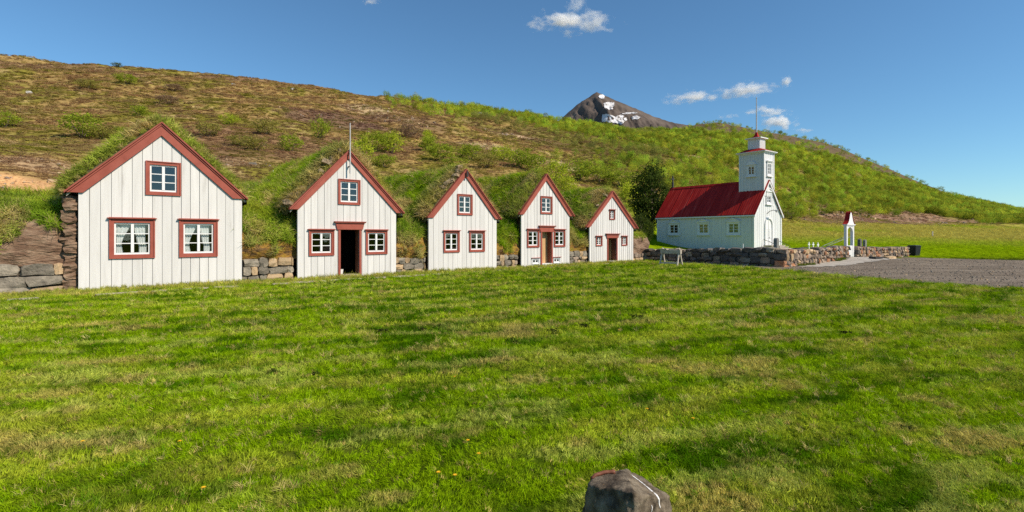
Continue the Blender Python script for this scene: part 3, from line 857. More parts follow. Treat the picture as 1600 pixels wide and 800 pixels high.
def turf_grass(name, parent, P, N, hgt, dead, seed=0):
    """long grass on turf: leaning out along the surface normal and hanging a little downhill"""
    n = len(P); wx = P[:, 0]*1.1+seed*7.7; wy = P[:, 1]*1.1+P[:, 2]*.7
    phi = np.arctan2(N[:, 1], N[:, 0]) + rng.normal(0, .7, n)
    tilt = np.clip(np.arccos(np.clip(N[:, 2], -1, 1))*.75 + rng.normal(.12, .25, n), 0, 1.5)
    rot = euler_lean(phi, tilt, rng.uniform(0, 6.28, n))
    m = fbm(wx, wy, 4, 200+seed); m2 = fbm(wx*.45, wy*.45, 3, 210+seed)
    g = np.tile(np.array([.26, .40, .012]), (n, 1))
    def mx(c, b, w): return c*(1-w)[:, None]+np.array(b)[None, :]*w[:, None]
    g = mx(g, (.13, .26, .008), sstep(.5, .65, m2)*.8)
    g = mx(g, (.54, .42, .16), np.clip(sstep(.57, .68, m)*.7 + dead, 0, 1))
    g = mx(g, (.36, .38, .04), sstep(.40, .30, m)*.7)
    g = mx(g, (.58, .45, .2), (rng.random(n) < .10)*.8)
    g *= rng.uniform(.7, 1.3, n)[:, None]
    s = hgt*rng.uniform(.55, 1.25, n)*(.7+.6*m2)
    scl = np.column_stack([s*.95, s*.95, s*.85])
    return scatter(name, P, rot, scl, g, LONG_T, parent)

ROOF_LEN = 8.2
def make_house(t_c, w, apex, tl, tr, barge, windows, label, n_boards, door=None, gap=.014, seed=0, cellar=(), pole=None, dead_front=.5):
    h = thing('turf_house', label, 'house', fpos(t_c), FROT, 'white gabled turf houses in a row')
    ax, az = apex; hw = w/2
    def rake(x):
        return az - (ax-x)*(az-tl[1])/(ax-tl[0]) if x < ax else az - (x-ax)*(az-tr[1])/(tr[0]-ax)
    ops = [(a, b, c, d) for (a, b, c, d, *_) in windows] + [tuple(q[:4]) for q in cellar]
    ins = .03
    ops = [(a+ins, b-ins, c+ins, d-ins) for a, b, c, d in ops]
    if door: ops.append((door['x0'], door['x1'], -.2, door['z1']))
    bw = w/n_boards; rd = random.Random(seed)
    top = lambda x: rake(x)-.10
    for i in range(n_boards):
        xa, xb = -hw+i*bw+gap*rd.uniform(.25, .75), -hw+(i+1)*bw-gap*rd.uniform(.25, .75)
        off = rd.uniform(-.003, .003)
        for g in wall_pieces(xa, xb, -.12+rd.uniform(0, .02), top, ops, (ax,)):
            prisms(g, -.026+off, .0).build('board', M['white_board'], h)
    mb = MB(); wall_columns(mb, -hw+.004, hw-.004, -.12, lambda x: rake(x)-.12, ops, .001, .05, (ax,)); mb.build('board_backing', M['white_backing'], h)
    # dark rooms behind the front
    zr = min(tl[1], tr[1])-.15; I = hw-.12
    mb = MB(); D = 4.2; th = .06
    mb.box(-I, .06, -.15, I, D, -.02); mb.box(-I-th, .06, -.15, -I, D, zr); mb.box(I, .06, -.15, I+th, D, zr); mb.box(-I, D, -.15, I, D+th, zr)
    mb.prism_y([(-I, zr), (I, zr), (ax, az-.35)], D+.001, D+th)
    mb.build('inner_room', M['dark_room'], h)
    # roof deck under the turf
    mb = MB()
    for (sx, sz) in (tl, tr):
        mb.prism_y([(sx, sz-.05), (ax, az-.05), (ax, az-.115), (sx, sz-.115)], -.02, ROOF_LEN)
    mb.build('roof_deck', M['old_wood'], h)
    # turf blanket
    nx, ny = 34, 44; V = []; rows = []; thk = .30
    for j in range(ny+1):
        yy = .03 + (ROOF_LEN-.05)*(j/ny)**1.35; row = []
        for i in range(nx+1):
            f = i/nx; x = (tl[0]-.06)*(1-f)+(tr[0]+.06)*f
            base = rake(x)
            # ridge is rounded over by the sod
            base -= .16*math.exp(-abs(x-ax)/.22)
            e = min(x-(tl[0]-.06), tr[0]+.06-x)
            tk = thk*(1-math.exp(-(e+.02)/.16))*(.42+.58*float(sstep(0, .55, yy)))
            tk += (float(fbm(x*1.6+seed*5, yy*1.6, 3, 300+seed))-.5)*.26*float(sstep(.02, .3, e))*(.4+.6*float(sstep(0, .5, yy)))
            sag = -.16*math.sin(min(yy/ROOF_LEN, 1)*math.pi)*.6
            row.append((x, yy, base+max(tk, .015)+sag*float(sstep(.4, 2, yy))))
        rows.append(row)
    mb = MB(); mb.grid([[p for p in r] for r in rows])
    V, F = list(mb.v), list(mb.f)
    sk = MB(); sk.v, sk.f = list(V), list(F)
    fr = rows[0]; sk.grid([[(x, y+.001, rake(x)-.06) for x, y, z in fr], fr])
    for col in (0, nx):
        sk.grid([[(r[col][0], r[col][1], rake(r[col][0])-.13) for r in rows], [r[col] for r in rows]])
    bk = rows[-1]; sk.grid([bk, [(x, y, 0) for x, y, z in bk]])
    sk.build('turf_roof', M['roof_sod'], h, smooth=True)
    P, N = scatter_faces(V, F, 120)
    dead = np.clip(dead_front*sstep(1.3, .1, P[:, 1])*(.6+.9*fbm(P[:, 0]*2, P[:, 1]*2, 3, 400+seed)), 0, .95)
    Hh = .42*np.where(P[:, 1] < .25, .5, 1.0)
    turf_grass('roof_grass', h, P, N, Hh, dead, seed)
    # bargeboards with a weather moulding on top
    for (sx, sz) in (tl, tr):
        mb = MB(); sl = (az-sz)/abs(ax-sx); sg = 1 if sx < ax else -1
        mb.prism_y([(sx, sz), (ax, az), (ax, az-barge), (sx+sg*barge/sl, sz)], -.085, -.032)
        mb.build('bargeboard', M['red_trim'], h)
        mb = MB(); mb.prism_y([(sx-sg*.05, sz-.03), (ax, az+.012+.0), (ax, az+.062), (sx-sg*.05, sz+.03)], -.15, .06)
        mb.prism_y([(sx, sz-.005), (ax, az-.001), (ax, az-.055), (sx+sg*.05/sl, sz-.005)], -.115, -.0855)
        mb.build('weather_moulding', M['red_trim'], h)
    for q in windows:
        a, b, c, d = q[:4]; kw = q[4] if len(q) > 4 else {}
        window(h, a, b, c, d, **kw)
    for a, b, c, d in cellar:
        window(h, a, b, c, d, rows=1, casing=.05, crown=False, trim=M['white_paint'], name='cellar_window', frame_w=.03, mull=.05, proud=.035)
        mb = MB(); mb.box(a-.06, -.09, d+.02, b+.06, 0, d+.05); mb.build('cellar_crown', M['red_trim'], h)
    if door:
        x0, x1, z1 = door['x0'], door['x1'], door['z1']; cw = .085; z0 = door.get('z0', .08)
        mb = MB()
        for (a, b) in ((x0-cw, x0), (x1, x1+cw)): mb.box(a, -.06, -.05, b, .06, z1)
        mb.build('door_casing', M['red_trim'], h)
        mb = MB(); lz = door['lintel']; e = .10
        mb.prism_y([(x0-cw-.05, z1+.002), (x1+cw+.05, z1+.002), (x1+cw+.11, lz-.06), (x0-cw-.11, lz-.06)], -.085, -.001)
        mb.box(x0-cw-.15, -.14, lz-.06, x1+cw+.15, -.001, lz-.025); mb.box(x0-cw-.17, -.16, lz-.024, x1+cw+.17, -.001, lz)
        mb.build('door_lintel', M['red_trim'], h)
        mb = MB(); rv = door.get('reveal', .34)
        mb.box(x0-.05, .061, -.02, x0-.001, rv, z1); mb.box(x1+.001, .061, -.02, x1+.05, rv, z1); mb.box(x0, .061, z1+.001, x1, rv, z1+.05)
        mb.build('door_reveal', M[door.get('reveal_mat', 'brown_jamb')], h)
        mb = MB(); mb.box(x0-.02, -.10, -.15, x1+.02, rv-.02, z0); mb.build('threshold', M[door.get('sill_mat', 'white_paint')], h, bevel=.012)
        if door.get('leaf') == 'closed':
            dr = None; npl = 5; pw = (x1-x0)/npl
            mb = MB(); mb.box(x0, rv-.04, z0, x1, rv-.015, z1); dr = mb.build('door', M['pine'], h)
            for k in range(npl):
                mb = MB(); mb.box(x0+k*pw+.004, rv-.062, z0+.01, x0+(k+1)*pw-.004, rv-.0405, z1-.004); mb.build('plank', M['pine'], dr)
            mb = MB(); mb.tube([(x0+.10, rv-.062, 1.0), (x0+.10, rv-.11, 1.0), (x0+.16, rv-.115, 1.0)], .010, 6); mb.build('handle', M['black_iron'], dr)
        if door.get('leaf') == 'open':
            mb = MB(); dr = None
            mb.box(x1-.045, rv+.02, z0, x1-.01, rv+.75, z1-.03); dr = mb.build('door', M[door.get('leaf_mat', 'pine')], h)
            for k in range(4):
                mb = MB(); mb.box(x1-.060, rv+.02+k*.18+.004, z0+.02, x1-.0455, rv+.02+(k+1)*.18-.004, z1-.05); mb.build('plank', M[door.get('leaf_mat', 'pine')], dr)
    if pole:
        z0, z1 = pole; mb = MB(); mb.tube([(ax, -.20, z0), (ax, -.20, z1)], [.030, .020], 8)
        p = mb.build('flagpole', M['pole_grey'], h)
        MB().box(ax-.02, -.17, z0+.25, ax+.02, -.03, z0+.29).build('bracket', M['black_iron'], p); MB().box(ax-.02, -.17, az-.12, ax+.02, -.12, az-.08).build('bracket', M['black_iron'], p)
    return h

W = lambda a, b, c, d, **k: (a, b, c, d, k)
H1 = make_house(2.16, 4.31, (-.15, 5.12), (-2.42, 2.85), (2.26, 2.86), .37,
    [W(-.55, .36, 2.88, 3.92, crown=False, casing=.10), W(-1.44, -.33, .91, 2.10, casing=.11, curtain='yes'), W(.33, 1.40, .91, 2.10, casing=.11, curtain='yes')],
    'largest white gabled house with lace curtains, no door, far left of the row', 17, seed=1, dead_front=.35)
H2 = make_house(8.14, 3.98, (-.06, 4.89), (-2.24, 2.56), (2.27, 2.54), .29,
    [W(-.46, .41, 2.82, 3.79, crown=False, casing=.085), W(-1.57, -.64, .85, 1.80, casing=.09), W(.66, 1.57, .85, 1.80, casing=.09)],
    'white gabled house with a dark open doorway and thin flagpole at its peak', 16,
    door=dict(x0=-.38, x1=.38, z1=1.83, lintel=2.15, sill_mat='flagstone', leaf=None), seed=2, pole=(4.02, 5.98), dead_front=.95)
H3 = make_house(13.57, 3.78, (.06, 4.61), (-1.94, 2.38), (2.05, 2.39), .30,
    [W(-.39, .43, 2.55, 3.49, crown=False, casing=.085), W(-1.12, -.29, .85, 1.79, casing=.085), W(.27, 1.14, .85, 1.79, casing=.085)],
    'white gabled house without a door in the middle of the row', 15, seed=3, dead_front=.85)
mb = MB(); mb.box(.03, -.20, 4.28, .10, -.152, 4.56); mb.build('peak_bracket', M['black_iron'], H3)
H4 = make_house(18.78, 3.50, (-.04, 4.79), (-1.88, 2.66), (2.0, 2.66), .30,
    [W(-.43, .40, 2.74, 3.65, crown=False, casing=.085), W(-1.36, -.54, 1.0, 1.90, casing=.085), W(.55, 1.37, 1.0, 1.90, casing=.085)],
    'white gabled house with a pale wooden door and two tiny cellar windows', 16,
    door=dict(x0=-.33, x1=.36, z1=1.79, lintel=2.12, leaf='closed', z0=.14), seed=4, cellar=[(-1.01, -.52, .13, .41), (.52, 1.01, .13, .41)], gap=.022, dead_front=.4)
H5 = make_house(24.17, 4.04, (-.04, 4.18), (-2.31, 2.07), (2.33, 2.04), .27,
    [W(-.28, .20, 2.55, 3.10, crown=True, casing=.06, frame_w=.035, mull=.05), W(-1.48, -.96, 1.0, 1.54, crown=True, casing=.06, frame_w=.035, mull=.05), W(.85, 1.37, 1.0, 1.54, crown=True, casing=.06, frame_w=.035, mull=.05)],
    'smallest white gabled house with tiny windows and a dark doorway beside the church', 21,
    door=dict(x0=-.40, x1=.37, z1=1.45, lintel=1.72, leaf='open', reveal_mat='brown_jamb', z0=.10), seed=5, gap=.026, dead_front=.4)

mb = MB(); bp = fpos(8.05, .75, 0); mb.tube([(0, 0, .0), (0, 0, .24)], [.10, .13], 14)
o = mb.build('bucket', M['white_paint']); o.location = bp; tag(o, 'white bucket standing inside the open dark doorway', 'bucket')

# ------------------------------------------------------------------ turf walls on stone footings between the houses
STONES = []
def stone_mesh(seed, n=2, rough=.17, rnd=.5):
    rd = random.Random(seed); mb = MB(); key = {}
    k = n
    def vid(i, j, l):
        if (i, j, l) not in key:
            p = Vector((i/k*2-1, j/k*2-1, l/k*2-1))
            q = p.normalized()*1.0 if p.length else p
            e = sum(abs(abs(c)-1) < 1e-6 for c in p)
            p = p*(1-(.10 if e == 3 else .04 if e == 2 else 0)*(1+rnd))
            p += Vector((rd.uniform(-1, 1), rd.uniform(-1, 1), rd.uniform(-1, 1)))*rough
            key[(i, j, l)] = len(mb.v); mb.v.append(tuple(p*.5))
        return key[(i, j, l)]
    for a in range(k):
        for b in range(k):
            mb.f.append((vid(a, b, 0), vid(a, b+1, 0), vid(a+1, b+1, 0), vid(a+1, b, 0)))
            mb.f.append((vid(a, b, k), vid(a+1, b, k), vid(a+1, b+1, k), vid(a, b+1, k)))
            mb.f.append((vid(a, 0, b), vid(a+1, 0, b), vid(a+1, 0, b+1), vid(a, 0, b+1)))
            mb.f.append((vid(a, k, b), vid(a, k, b+1), vid(a+1, k, b+1), vid(a+1, k, b)))
            mb.f.append((vid(0, a, b), vid(0, a, b+1), vid(0, a+1, b+1), vid(0, a+1, b)))
            mb.f.append((vid(k, a, b), vid(k, a+1, b), vid(k, a+1, b+1), vid(k, a, b+1)))
    return mb
def stone_set(mats, seed0, count=8):
    return [stone_mesh(seed0+i*7).mesh('stone', m) for m in mats for i in range(count)]
S_GREY = stone_set([M['basalt']], 500, 10); S_TAN = stone_set([M['basalt_tan']], 600, 6)
S_BROWN = stone_set([M['stone_brown']], 700, 10); S_RUST = stone_set([M['stone_rust']], 800, 5); S_DARK = stone_set([M['stone_dark']], 900, 10)

def lay_stones(parent, x0, x1, z0, z1, courses, wmin, wmax, y, depth, pools, rd, frame=None, jit=.03, upright=False):
    """rows of separate stones; local frame of the parent unless frame(s) gives a point along the wall"""
    z = z0; hs = [rd.uniform(.65, 1.35) for _ in range(courses)]; k = (z1-z0)/sum(hs); cnt = 0
    for c in range(courses):
        hh = hs[c]*k; x = x0 + rd.uniform(-.12, 0)
        while x < x1-.04:
            w = rd.uniform(wmin, wmax)
            if x+w > x1-.06: w = x1-x
            r = rd.random(); acc = 0
            for pool, pr in pools:
                acc += pr
                if r <= acc: break
            me = rd.choice(pool); zc = z+hh/2+rd.uniform(-.03, .03); fh = rd.uniform(.74, 1.12)
            sc = ((w-.022)*1.07, depth*rd.uniform(.85, 1.05), (hh-.016)*fh*1.1)
            ro = (rd.uniform(-jit, jit), rd.uniform(-jit, jit)*2, rd.uniform(-jit, jit)*2)
            p = (x+w/2, y+rd.uniform(-.03, .03), zc)
            if frame: p, base_r = frame(x+w/2, p[1], zc); ro = (ro[0], ro[1], ro[2]+base_r)
            link_mesh('stone', me, parent, p, ro, sc); cnt += 1
            x += w
        z += hh
    return cnt

def turf_wall(label, t0, t1, zs, courses, path, mat, seed, wmin=.3, wmax=.62, side_rise=.5, pools=None, grass_h=.26, dens=110, grass_from=1.45, extra=None, side_pow=2.0, green=0.0):
    w = t1-t0; h = thing('turf_wall', label, 'turf wall', fpos((t0+t1)/2), FROT, 'turf walls on stone footings', 'thing')
    rd = random.Random(seed)
    pools = pools or [(S_GREY, .50), (S_TAN, .27), (S_BROWN, .23)]
    lay_stones(h, -w/2+.03, w/2-.02, -.06, zs, courses, wmin, wmax, .26, .36, pools, rd)
    mb = MB(); mb.box(-w/2, .24, -.1, w/2, .5, zs-.03); mb.build('core', M['mortar'], h)
    nx = max(14, int(w/.10)); pts = []
    # resample the section
    L = [0]
    for a, b in zip(path, path[1:]): L.append(L[-1]+math.hypot(b[0]-a[0], b[1]-a[1]))
    ns = int(L[-1]/.14)
    yy = pchip(L, [p[0] for p in path], np.linspace(0, L[-1], ns)); zz = pchip(L, [p[1] for p in path], np.linspace(0, L[-1], ns))
    rows = []
    for j in range(ns):
        row = []
        for i in range(nx+1):
            f = i/nx; x = -w/2-.26+(w+.52)*f; e = abs(2*f-1)**side_pow
            up = side_rise*e*float(sstep(grass_from-.1, grass_from+.9, zz[j]))
            b = (float(fbm(x*2.3+seed, zz[j]*2.6+yy[j], 4, 500+seed))-.5)
            face = 1-float(sstep(grass_from, grass_from+.5, zz[j]))
            row.append((x, max(.035, yy[j]-b*.5*face - .03*face), zz[j]+up+b*.40*(1-face)))
        rows.append(row)
    mb.__init__(); mb.grid(rows); V, F = list(mb.v), list(mb.f)
    mb.build('turf_bank', mat, h, smooth=True)
    P, N = scatter_faces(V, F, dens)
    ok = P[:, 2] > grass_from-.25+.5*(fbm(P[:, 0]*2.2, P[:, 1]*2+seed, 3, 600+seed)-.5)
    if extra is not None: ok |= extra(P)
    ok &= ~((np.abs(P[:, 0]) > w/2-.10) & (P[:, 1] < .30))
    P, N = P[ok], N[ok]
    turf_grass('bank_grass', h, P, N, np.full(len(P), grass_h), np.clip(.25*fbm(P[:, 0]*2, P[:, 2]*2, 2, 40+seed)-green, 0, 1), seed+20)
    return h

def tuft_spots(spots, r=.28):
    def f(P):
        k = np.zeros(len(P), bool)
        for x, z in spots: k |= np.hypot(P[:, 0]-x, (P[:, 2]-z)*1.2) < r
        return k
    return f
turf_wall('peat wall on big grey slabs at the left edge, beside the largest house', -5.2, -.28, .80, 3,
    [(.22,.74),(.20,1.2),(.34,1.75),(.62,2.15),(1.2,2.45),(2.6,2.55),(4.5,2.9)], M['peat'], 11, .5, 1.0, .12, [(S_GREY, .85), (S_TAN, .15)], .32, 120, 2.12,
    tuft_spots([(.9,1.35),(1.25,1.7),(.75,1.75)], .3))
turf_wall('mossy turf wall with long grass between the two leftmost houses', 4.37, 6.10, .80, 3,
    [(.24,.74),(.20,1.1),(.30,1.45),(.55,1.85),(1.2,2.4),(2.5,3.0),(4.5,3.2),(8.5,3.6)], M['peat_moss'], 12, .22, .66, .45, None, .40, 150, 1.60, tuft_spots([(.15,.98)], .16))
turf_wall('turf wall with yellow moss and hanging grass between the second and third houses', 10.19, 11.62, .66, 3,
    [(.24,.60),(.20,1.0),(.30,1.45),(.5,1.9),(1.0,2.3),(2.4,2.75),(4.5,3.0),(8.5,3.6)], M['peat_moss'], 13, .18, .55, .4, None, .36, 150, 1.50, tuft_spots([(-.45,.85),(.45,.95),(.5,.82),(-.3,.8)], .24))
turf_wall('overgrown turf wall between the doorless middle house and the wooden-door house', 15.53, 16.96, .66, 3,
    [(.24,.60),(.20,1.0),(.30,1.4),(.5,1.85),(1.0,2.3),(2.4,2.75),(4.5,3.0),(8.5,3.6)], M['peat_moss'], 14, .18, .5, .35, None, .36, 150, 1.42, tuft_spots([(0,1.1),(.05,.95),(-.2,1.3),(.2,1.3)], .26), green=.3)
turf_wall('narrow turf wall with bright grass between the wooden-door house and smallest house', 20.60, 22.08, .72, 3,
    [(.24,.66),(.20,1.0),(.30,1.35),(.5,1.75),(1.0,2.15),(2.4,2.5),(4.5,2.8),(8.5,3.4)], M['peat_moss'], 15, .18, .5, .25, None, .36, 150, 1.32, None, green=.3)
turf_wall('low brown sod wall end between the smallest house and the churchyard wall', 26.25, 27.75, .50, 2,
    [(.24,.44),(.18,.8),(.30,1.35),(.55,1.65),(1.0,1.8),(2.4,1.9),(4.5,1.9)], M['peat'], 16, .3, .5, .25, [(S_TAN, .5), (S_BROWN, .5)], .24, 110, 1.60, None)
# stacked sod at the left shoulder of the largest house, below its eaves
st = thing('sod_stack', 'narrow stack of dark sods under the left eaves of the largest house', 'sod stack', fpos(-.16), FROT)
rd = random.Random(5); z = -.02
S_PEAT = stone_set([M['peat']], 950, 6)
while z < 2.72:
    hh = rd.uniform(.11, .20)
    link_mesh('sod', rd.choice(S_PEAT), st, (rd.uniform(-.03, .03), .34+rd.uniform(-.04, .04), z+hh/2), (rd.uniform(-.1, .1), rd.uniform(-.12, .12), rd.uniform(-.2, .2)), (.38, .55, hh*1.25))
    z += hh
# crumbling sods along the left verge of each turf roof
S_SOD = stone_set([M['sod_dry']], 970, 6)
def verge_sods(h, apex, tl, n, seed, size):
    rd = random.Random(seed)
    for i in range(n):
        f = (i+rd.uniform(.1, .9))/n; x = tl[0]+(apex[0]-tl[0])*f-.03; z = tl[1]+(apex[1]-tl[1])*f
        s = size*rd.uniform(.6, 1.3)
        link_mesh('verge_sod', rd.choice(S_SOD), h, (x-.05, rd.uniform(.10, .55), z+rd.uniform(.05, .20)), (rd.uniform(-.6, .6), rd.uniform(-.6, .6), rd.uniform(0, 6)), (s*1.4, s*1.2, s*.7))
verge_sods(H2, (-.06, 4.89), (-2.24, 2.56), 20, 2, .24)
verge_sods(H3, (.06, 4.61), (-1.94, 2.38), 20, 3, .25); verge_sods(H4, (-.04, 4.79), (-1.88, 2.66), 5, 4, .15); verge_sods(H5, (-.04, 4.18), (-2.31, 2.07), 7, 5, .17)
# flagstones set in the grass along the fronts
fl = thing('flagstone_row', 'row of worn flagstones set in the grass before the houses', 'flagstones', fpos(0, -2), FROT, kind='structure')
rd = random.Random(9); x = -4.0
while x < 26:
    w = rd.uniform(.5, .95); d = -2.0 + .045*max(x, 0)
    if rd.random() < .62:
        p = fpos(x, d); g = gz(p.x, p.y)
        link_mesh('flagstone', stone_mesh(1200+int(x*10), rough=.08).mesh('flagstone', M['flagstone']), fl, (x, d+2+rd.uniform(-.05, .05), g+.012), (rd.uniform(-.02, .02), rd.uniform(-.02, .02), rd.uniform(-.1, .1)), (w*.9, rd.uniform(.2, .36), .07))
    x += w*1.02
# ------------------------------------------------------------------ the church
CH0 = (17.95, 38.0, .67); CHROT = math.atan2(.6, .8)
church = thing('church', 'small white wooden church with red roof and square bell tower', 'church', CH0, CHROT, kind='thing')
CW, CL, EAVE, RIDGE, CBASE = 4.11, 8.6, 2.6, 5.1, -.30
TX0, TX1, TY1, TTOP = 1.40, 2.89, 1.91, 7.22
CX = CW/2
def clad(name, pieces_fn, bw, length, mat=None, parent=church, frame=None):
    pass
def sub_frame(name, parent, loc, rotz):
    """a flat wall part is built in its own plane: x along the wall, z up, outside towards -y"""
    return loc, rotz
def church_wall(name, length, z0, top, openings, loc, rotz, splits=(), bw=.15, parent=church):
    mb = MB(); n = max(1, round(length/bw)); w = length/n
    for i in range(n):
        a, b = i*w+.004, (i+1)*w-.004; y = -.022 if i % 2 else -.010
        for g in wall_pieces(a, b, z0, top, openings, splits):
            q = prisms(g, y, .0); mb.add(q.v, q.f)
    wall_columns(mb, .002, length-.002, z0, lambda x: top(x)-.004, openings, .002, .06, splits)
    o = mb.build(name, M['church_white'], parent); o.location = loc; o.rotation_euler = (0, 0, rotz)
    return o
M['church_white'] = surf('church_white', [(.25, (.63,.635,.63)), (.5, (.69,.695,.69)), (.8, (.73,.735,.73))], 2.0, 5, .6, .15, 14, .003, (2, 2, .3))

def church_window(wall, x0, x1, z0, z1, rows, hood, curtain=None, cols=2):
    t = M['white_paint']; c = .12
    w = window(wall, x0, x1, z0, z1, rows=rows, casing=c, crown=False, trim=t, proud=.045, frame_w=.04, mull=.06, y=-.022)
    mb = MB(); mb.box(x0-.07, -.15, z0-.07, x1+.07, -.024, z0-.013); mb.build('sill', t, w)
    mb = MB(); xm = (x0+x1)/2; hw = (x1-x0)/2
    mb.box(x0-.05, -.13, z1+.013, x1+.05, -.024, z1+.07)
    if hood == 'arch':
        pts = [(x0, z1+.072)] + [(xm-hw*math.cos(a), z1+.072+hw*.62*math.sin(a)) for a in np.linspace(0, math.pi, 13)[1:-1]] + [(x1, z1+.072)]
        mb.prism_y(pts[::-1], -.10, -.024)
    elif hood == 'flat': mb.box(x0-.09, -.17, z1+.071, x1+.09, -.024, z1+.11)
    else:
        mb.prism_y([(x0-.02, z1+.072), (x1+.02, z1+.072), (xm, z1+.072+.22)], -.09, -.024)
        for s in (-1, 1):
            mb.prism_y([(xm+s*(hw+.10), z1+.075), (xm+s*(hw+.0), z1+.075), (xm, z1+.25), (xm, z1+.32)], -.15, -.091)
    mb.build('hood', t, w)
    mb = MB(); mb.box(x0+.02, .10, z0, x1-.02, .13, z1); mb.build('dark_backing', M['dark_room'], w)  # dark sheet behind the panes, standing in for the unlit interior
    if curtain:
        k = MB(); n = 19
        k.grid([[(x0+.12+(x1-x0-.24)*j/(n-1), .07+.012*math.sin(j*1.9), z) for j in range(n)] for z in (z0+.1, z1-.1)])
        k.build('curtain', M['curtain_yellow'], w, smooth=True)
    return w

# long sides: the one towards the lawn has three windows
side_ops = []
wy = [(1.06, 2.10), (3.61, 4.66), (6.40, 7.45)]
WZ0, WZ1 = 1.0, 1.96
# this wall's x runs from the back corner to the front corner
ops = [(CL-b+.03, CL-a-.03, WZ0+.03, WZ1-.03) for a, b in wy]
ws = church_wall('side_wall', CL, CBASE, lambda x: EAVE, ops, (0, CL, 0), R(-90))
for k, (a, b) in enumerate(wy): church_window(ws, CL-b, CL-a, WZ0, WZ1, 3, 'tri', 'yes' if k < 2 else None)
church_wall('far_side_wall', CL, CBASE, lambda x: EAVE, [], (CW, 0, 0), R(90))
gab = lambda x: EAVE + (RIDGE-EAVE)*(1-abs(x-CX)/CX)
UW = (1.74, 2.55, 3.33, 4.26)
front = church_wall('front_wall', CW, CBASE, lambda x: gab(x)-.02, [(1.62, 2.62, -.5, 1.72), (UW[0]+.03, UW[1]-.03, UW[2]+.03, UW[3]-.03)], (0, 0, 0), 0, (CX,))
church_window(front, *UW, 3, 'tri')
church_wall('back_wall', CW, CBASE, lambda x: gab(x)-.02, [], (CW, CL, 0), R(180), (CX,))
mb = MB()
for (x, y) in ((0, 0), (CW, 0), (0, CL), (CW, CL)): mb.box(x-.07, y-.07, CBASE, x+.07, y+.07, EAVE-.02)
for i, (x, y) in enumerate(((0, 0), (CW, 0), (0, CL), (CW, CL))):
    mb = MB(); mb.box(x-.06, y-.06, CBASE, x+.06, y+.06, EAVE-.03); mb.build('corner_board', M['white_paint'], church)
mb = MB(); mb.box(-.10, -.10, CBASE-.35, CW+.10, CL+.10, CBASE+.03); mb.build('plinth', M['stone_dark'], church)
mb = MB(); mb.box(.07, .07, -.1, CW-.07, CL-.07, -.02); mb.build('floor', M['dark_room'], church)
# corrugated red roof: two slopes
sl = (RIDGE-EAVE)/CX; OV = .16
for s in (-1, 1):
    mb = MB(); n = int((CL+.36)/.045); top_r, bot_r = [], []
    for i in range(n+1):
        y = -.18+(CL+.36)*i/n; cz = .006*math.sin(i*math.pi/2.0)
        xe = CX+s*(CX+OV); ze = EAVE-OV*sl+.10
        top_r.append((CX+s*.0, y, RIDGE+.10+cz)); bot_r.append((xe, y, ze+cz))
    mb.grid([top_r, bot_r] if s > 0 else [bot_r, top_r])
    mb.grid([[(p[0], p[1], p[2]-.05) for p in top_r], [(p[0], p[1], p[2]-.05) for p in bot_r]])
    r = mb.build('roof_slope', M['roof_red'], church)
    k = MB()
    for i in range(1, 7):
        y = CL*i/7
        k.bar((CX+s*.03, y, RIDGE+.115-.03*sl), (CX+s*(CX+OV), y, EAVE-OV*sl+.118), .03, .02)
    for i in range(1, 9): pass
    k.build('roof_seams', M['roof_red'], r)
    k = MB(); k.box(CX+s*(CX+OV-.02)-.03, -.16, EAVE-OV*sl-.05, CX+s*(CX+OV-.02)+.03, CL+.16, EAVE-OV*sl+.05); k.build('eaves_board', M['white_paint'], church)
    k = MB(); k.prism_y([(CX+s*(CX+OV), EAVE-OV*sl+.03), (CX, RIDGE+.03), (CX, RIDGE-.14), (CX+s*(CX+OV), EAVE-OV*sl-.13)], -.17, -.12); k.build('bargeboard', M['white_paint'], church)
mb = MB(); mb.prism_y([(CX-.14, RIDGE-.03), (CX, RIDGE+.15), (CX+.14, RIDGE-.03)], TY1, CL+.18); mb.build('ridge_cap', M['roof_red'], church)
# cross on the far end of the ridge
mb = MB(); mb.box(CX-.07, CL-.12, RIDGE+.1, CX+.07, CL+.02, RIDGE+.62); mb.box(CX-.045, CL-.095, RIDGE+.62, CX+.045, CL-.005, RIDGE+1.22); mb.box(CX-.22, CL-.09, RIDGE+.86, CX+.22, CL-.01, RIDGE+.95)
mb.build('ridge_cross', M['black_iron'], church)
# bell tower
tz0 = EAVE+.3
tw = TX1-TX0
c1 = church_wall('tower_front', tw, RIDGE-1.15, lambda x: TTOP, [(tw/2-.33, tw/2+.33, 5.52, 6.50)], (TX0, -.035, 0), 0)
church_window(c1, tw/2-.36, tw/2+.36, 5.49, 6.53, 3, 'flat')
sx0 = TY1-1.32
c2 = church_wall('tower_side', TY1, 3.2, lambda x: TTOP, [(TY1-1.28, TY1-.64, 5.54, 6.34)], (TX0, TY1-.035, 0), R(-90))
church_window(c2, TY1-1.31, TY1-.61, 5.51, 6.37, 3, 'arch')
church_wall('tower_far_side', TY1, 3.2, lambda x: TTOP, [], (TX1, -.035, 0), R(90))
church_wall('tower_back', tw, 3.2, lambda x: TTOP, [], (TX1, TY1-.035, 0), R(180))
for (x, y) in ((TX0, -.035), (TX1, -.035), (TX0, TY1-.035), (TX1, TY1-.035)):
    mb = MB(); mb.box(x-.045, y-.045, 4.1 if y < 1 else 3.4, x+.045, y+.045, TTOP); mb.build('corner_board', M['white_paint'], church)
mb = MB()
for e, z0, z1 in ((.07, TTOP-.02, TTOP+.06), (.17, TTOP+.06, TTOP+.11), (.22, TTOP+.11, TTOP+.16)):
    mb.box(TX0-e, -.035-e, z0, TX1+e, TY1-.035+e, z1)
mb.build('tower_cornice', M['white_paint'], church)
tcx, tcy = (TX0+TX1)/2, (TY1-.07)/2
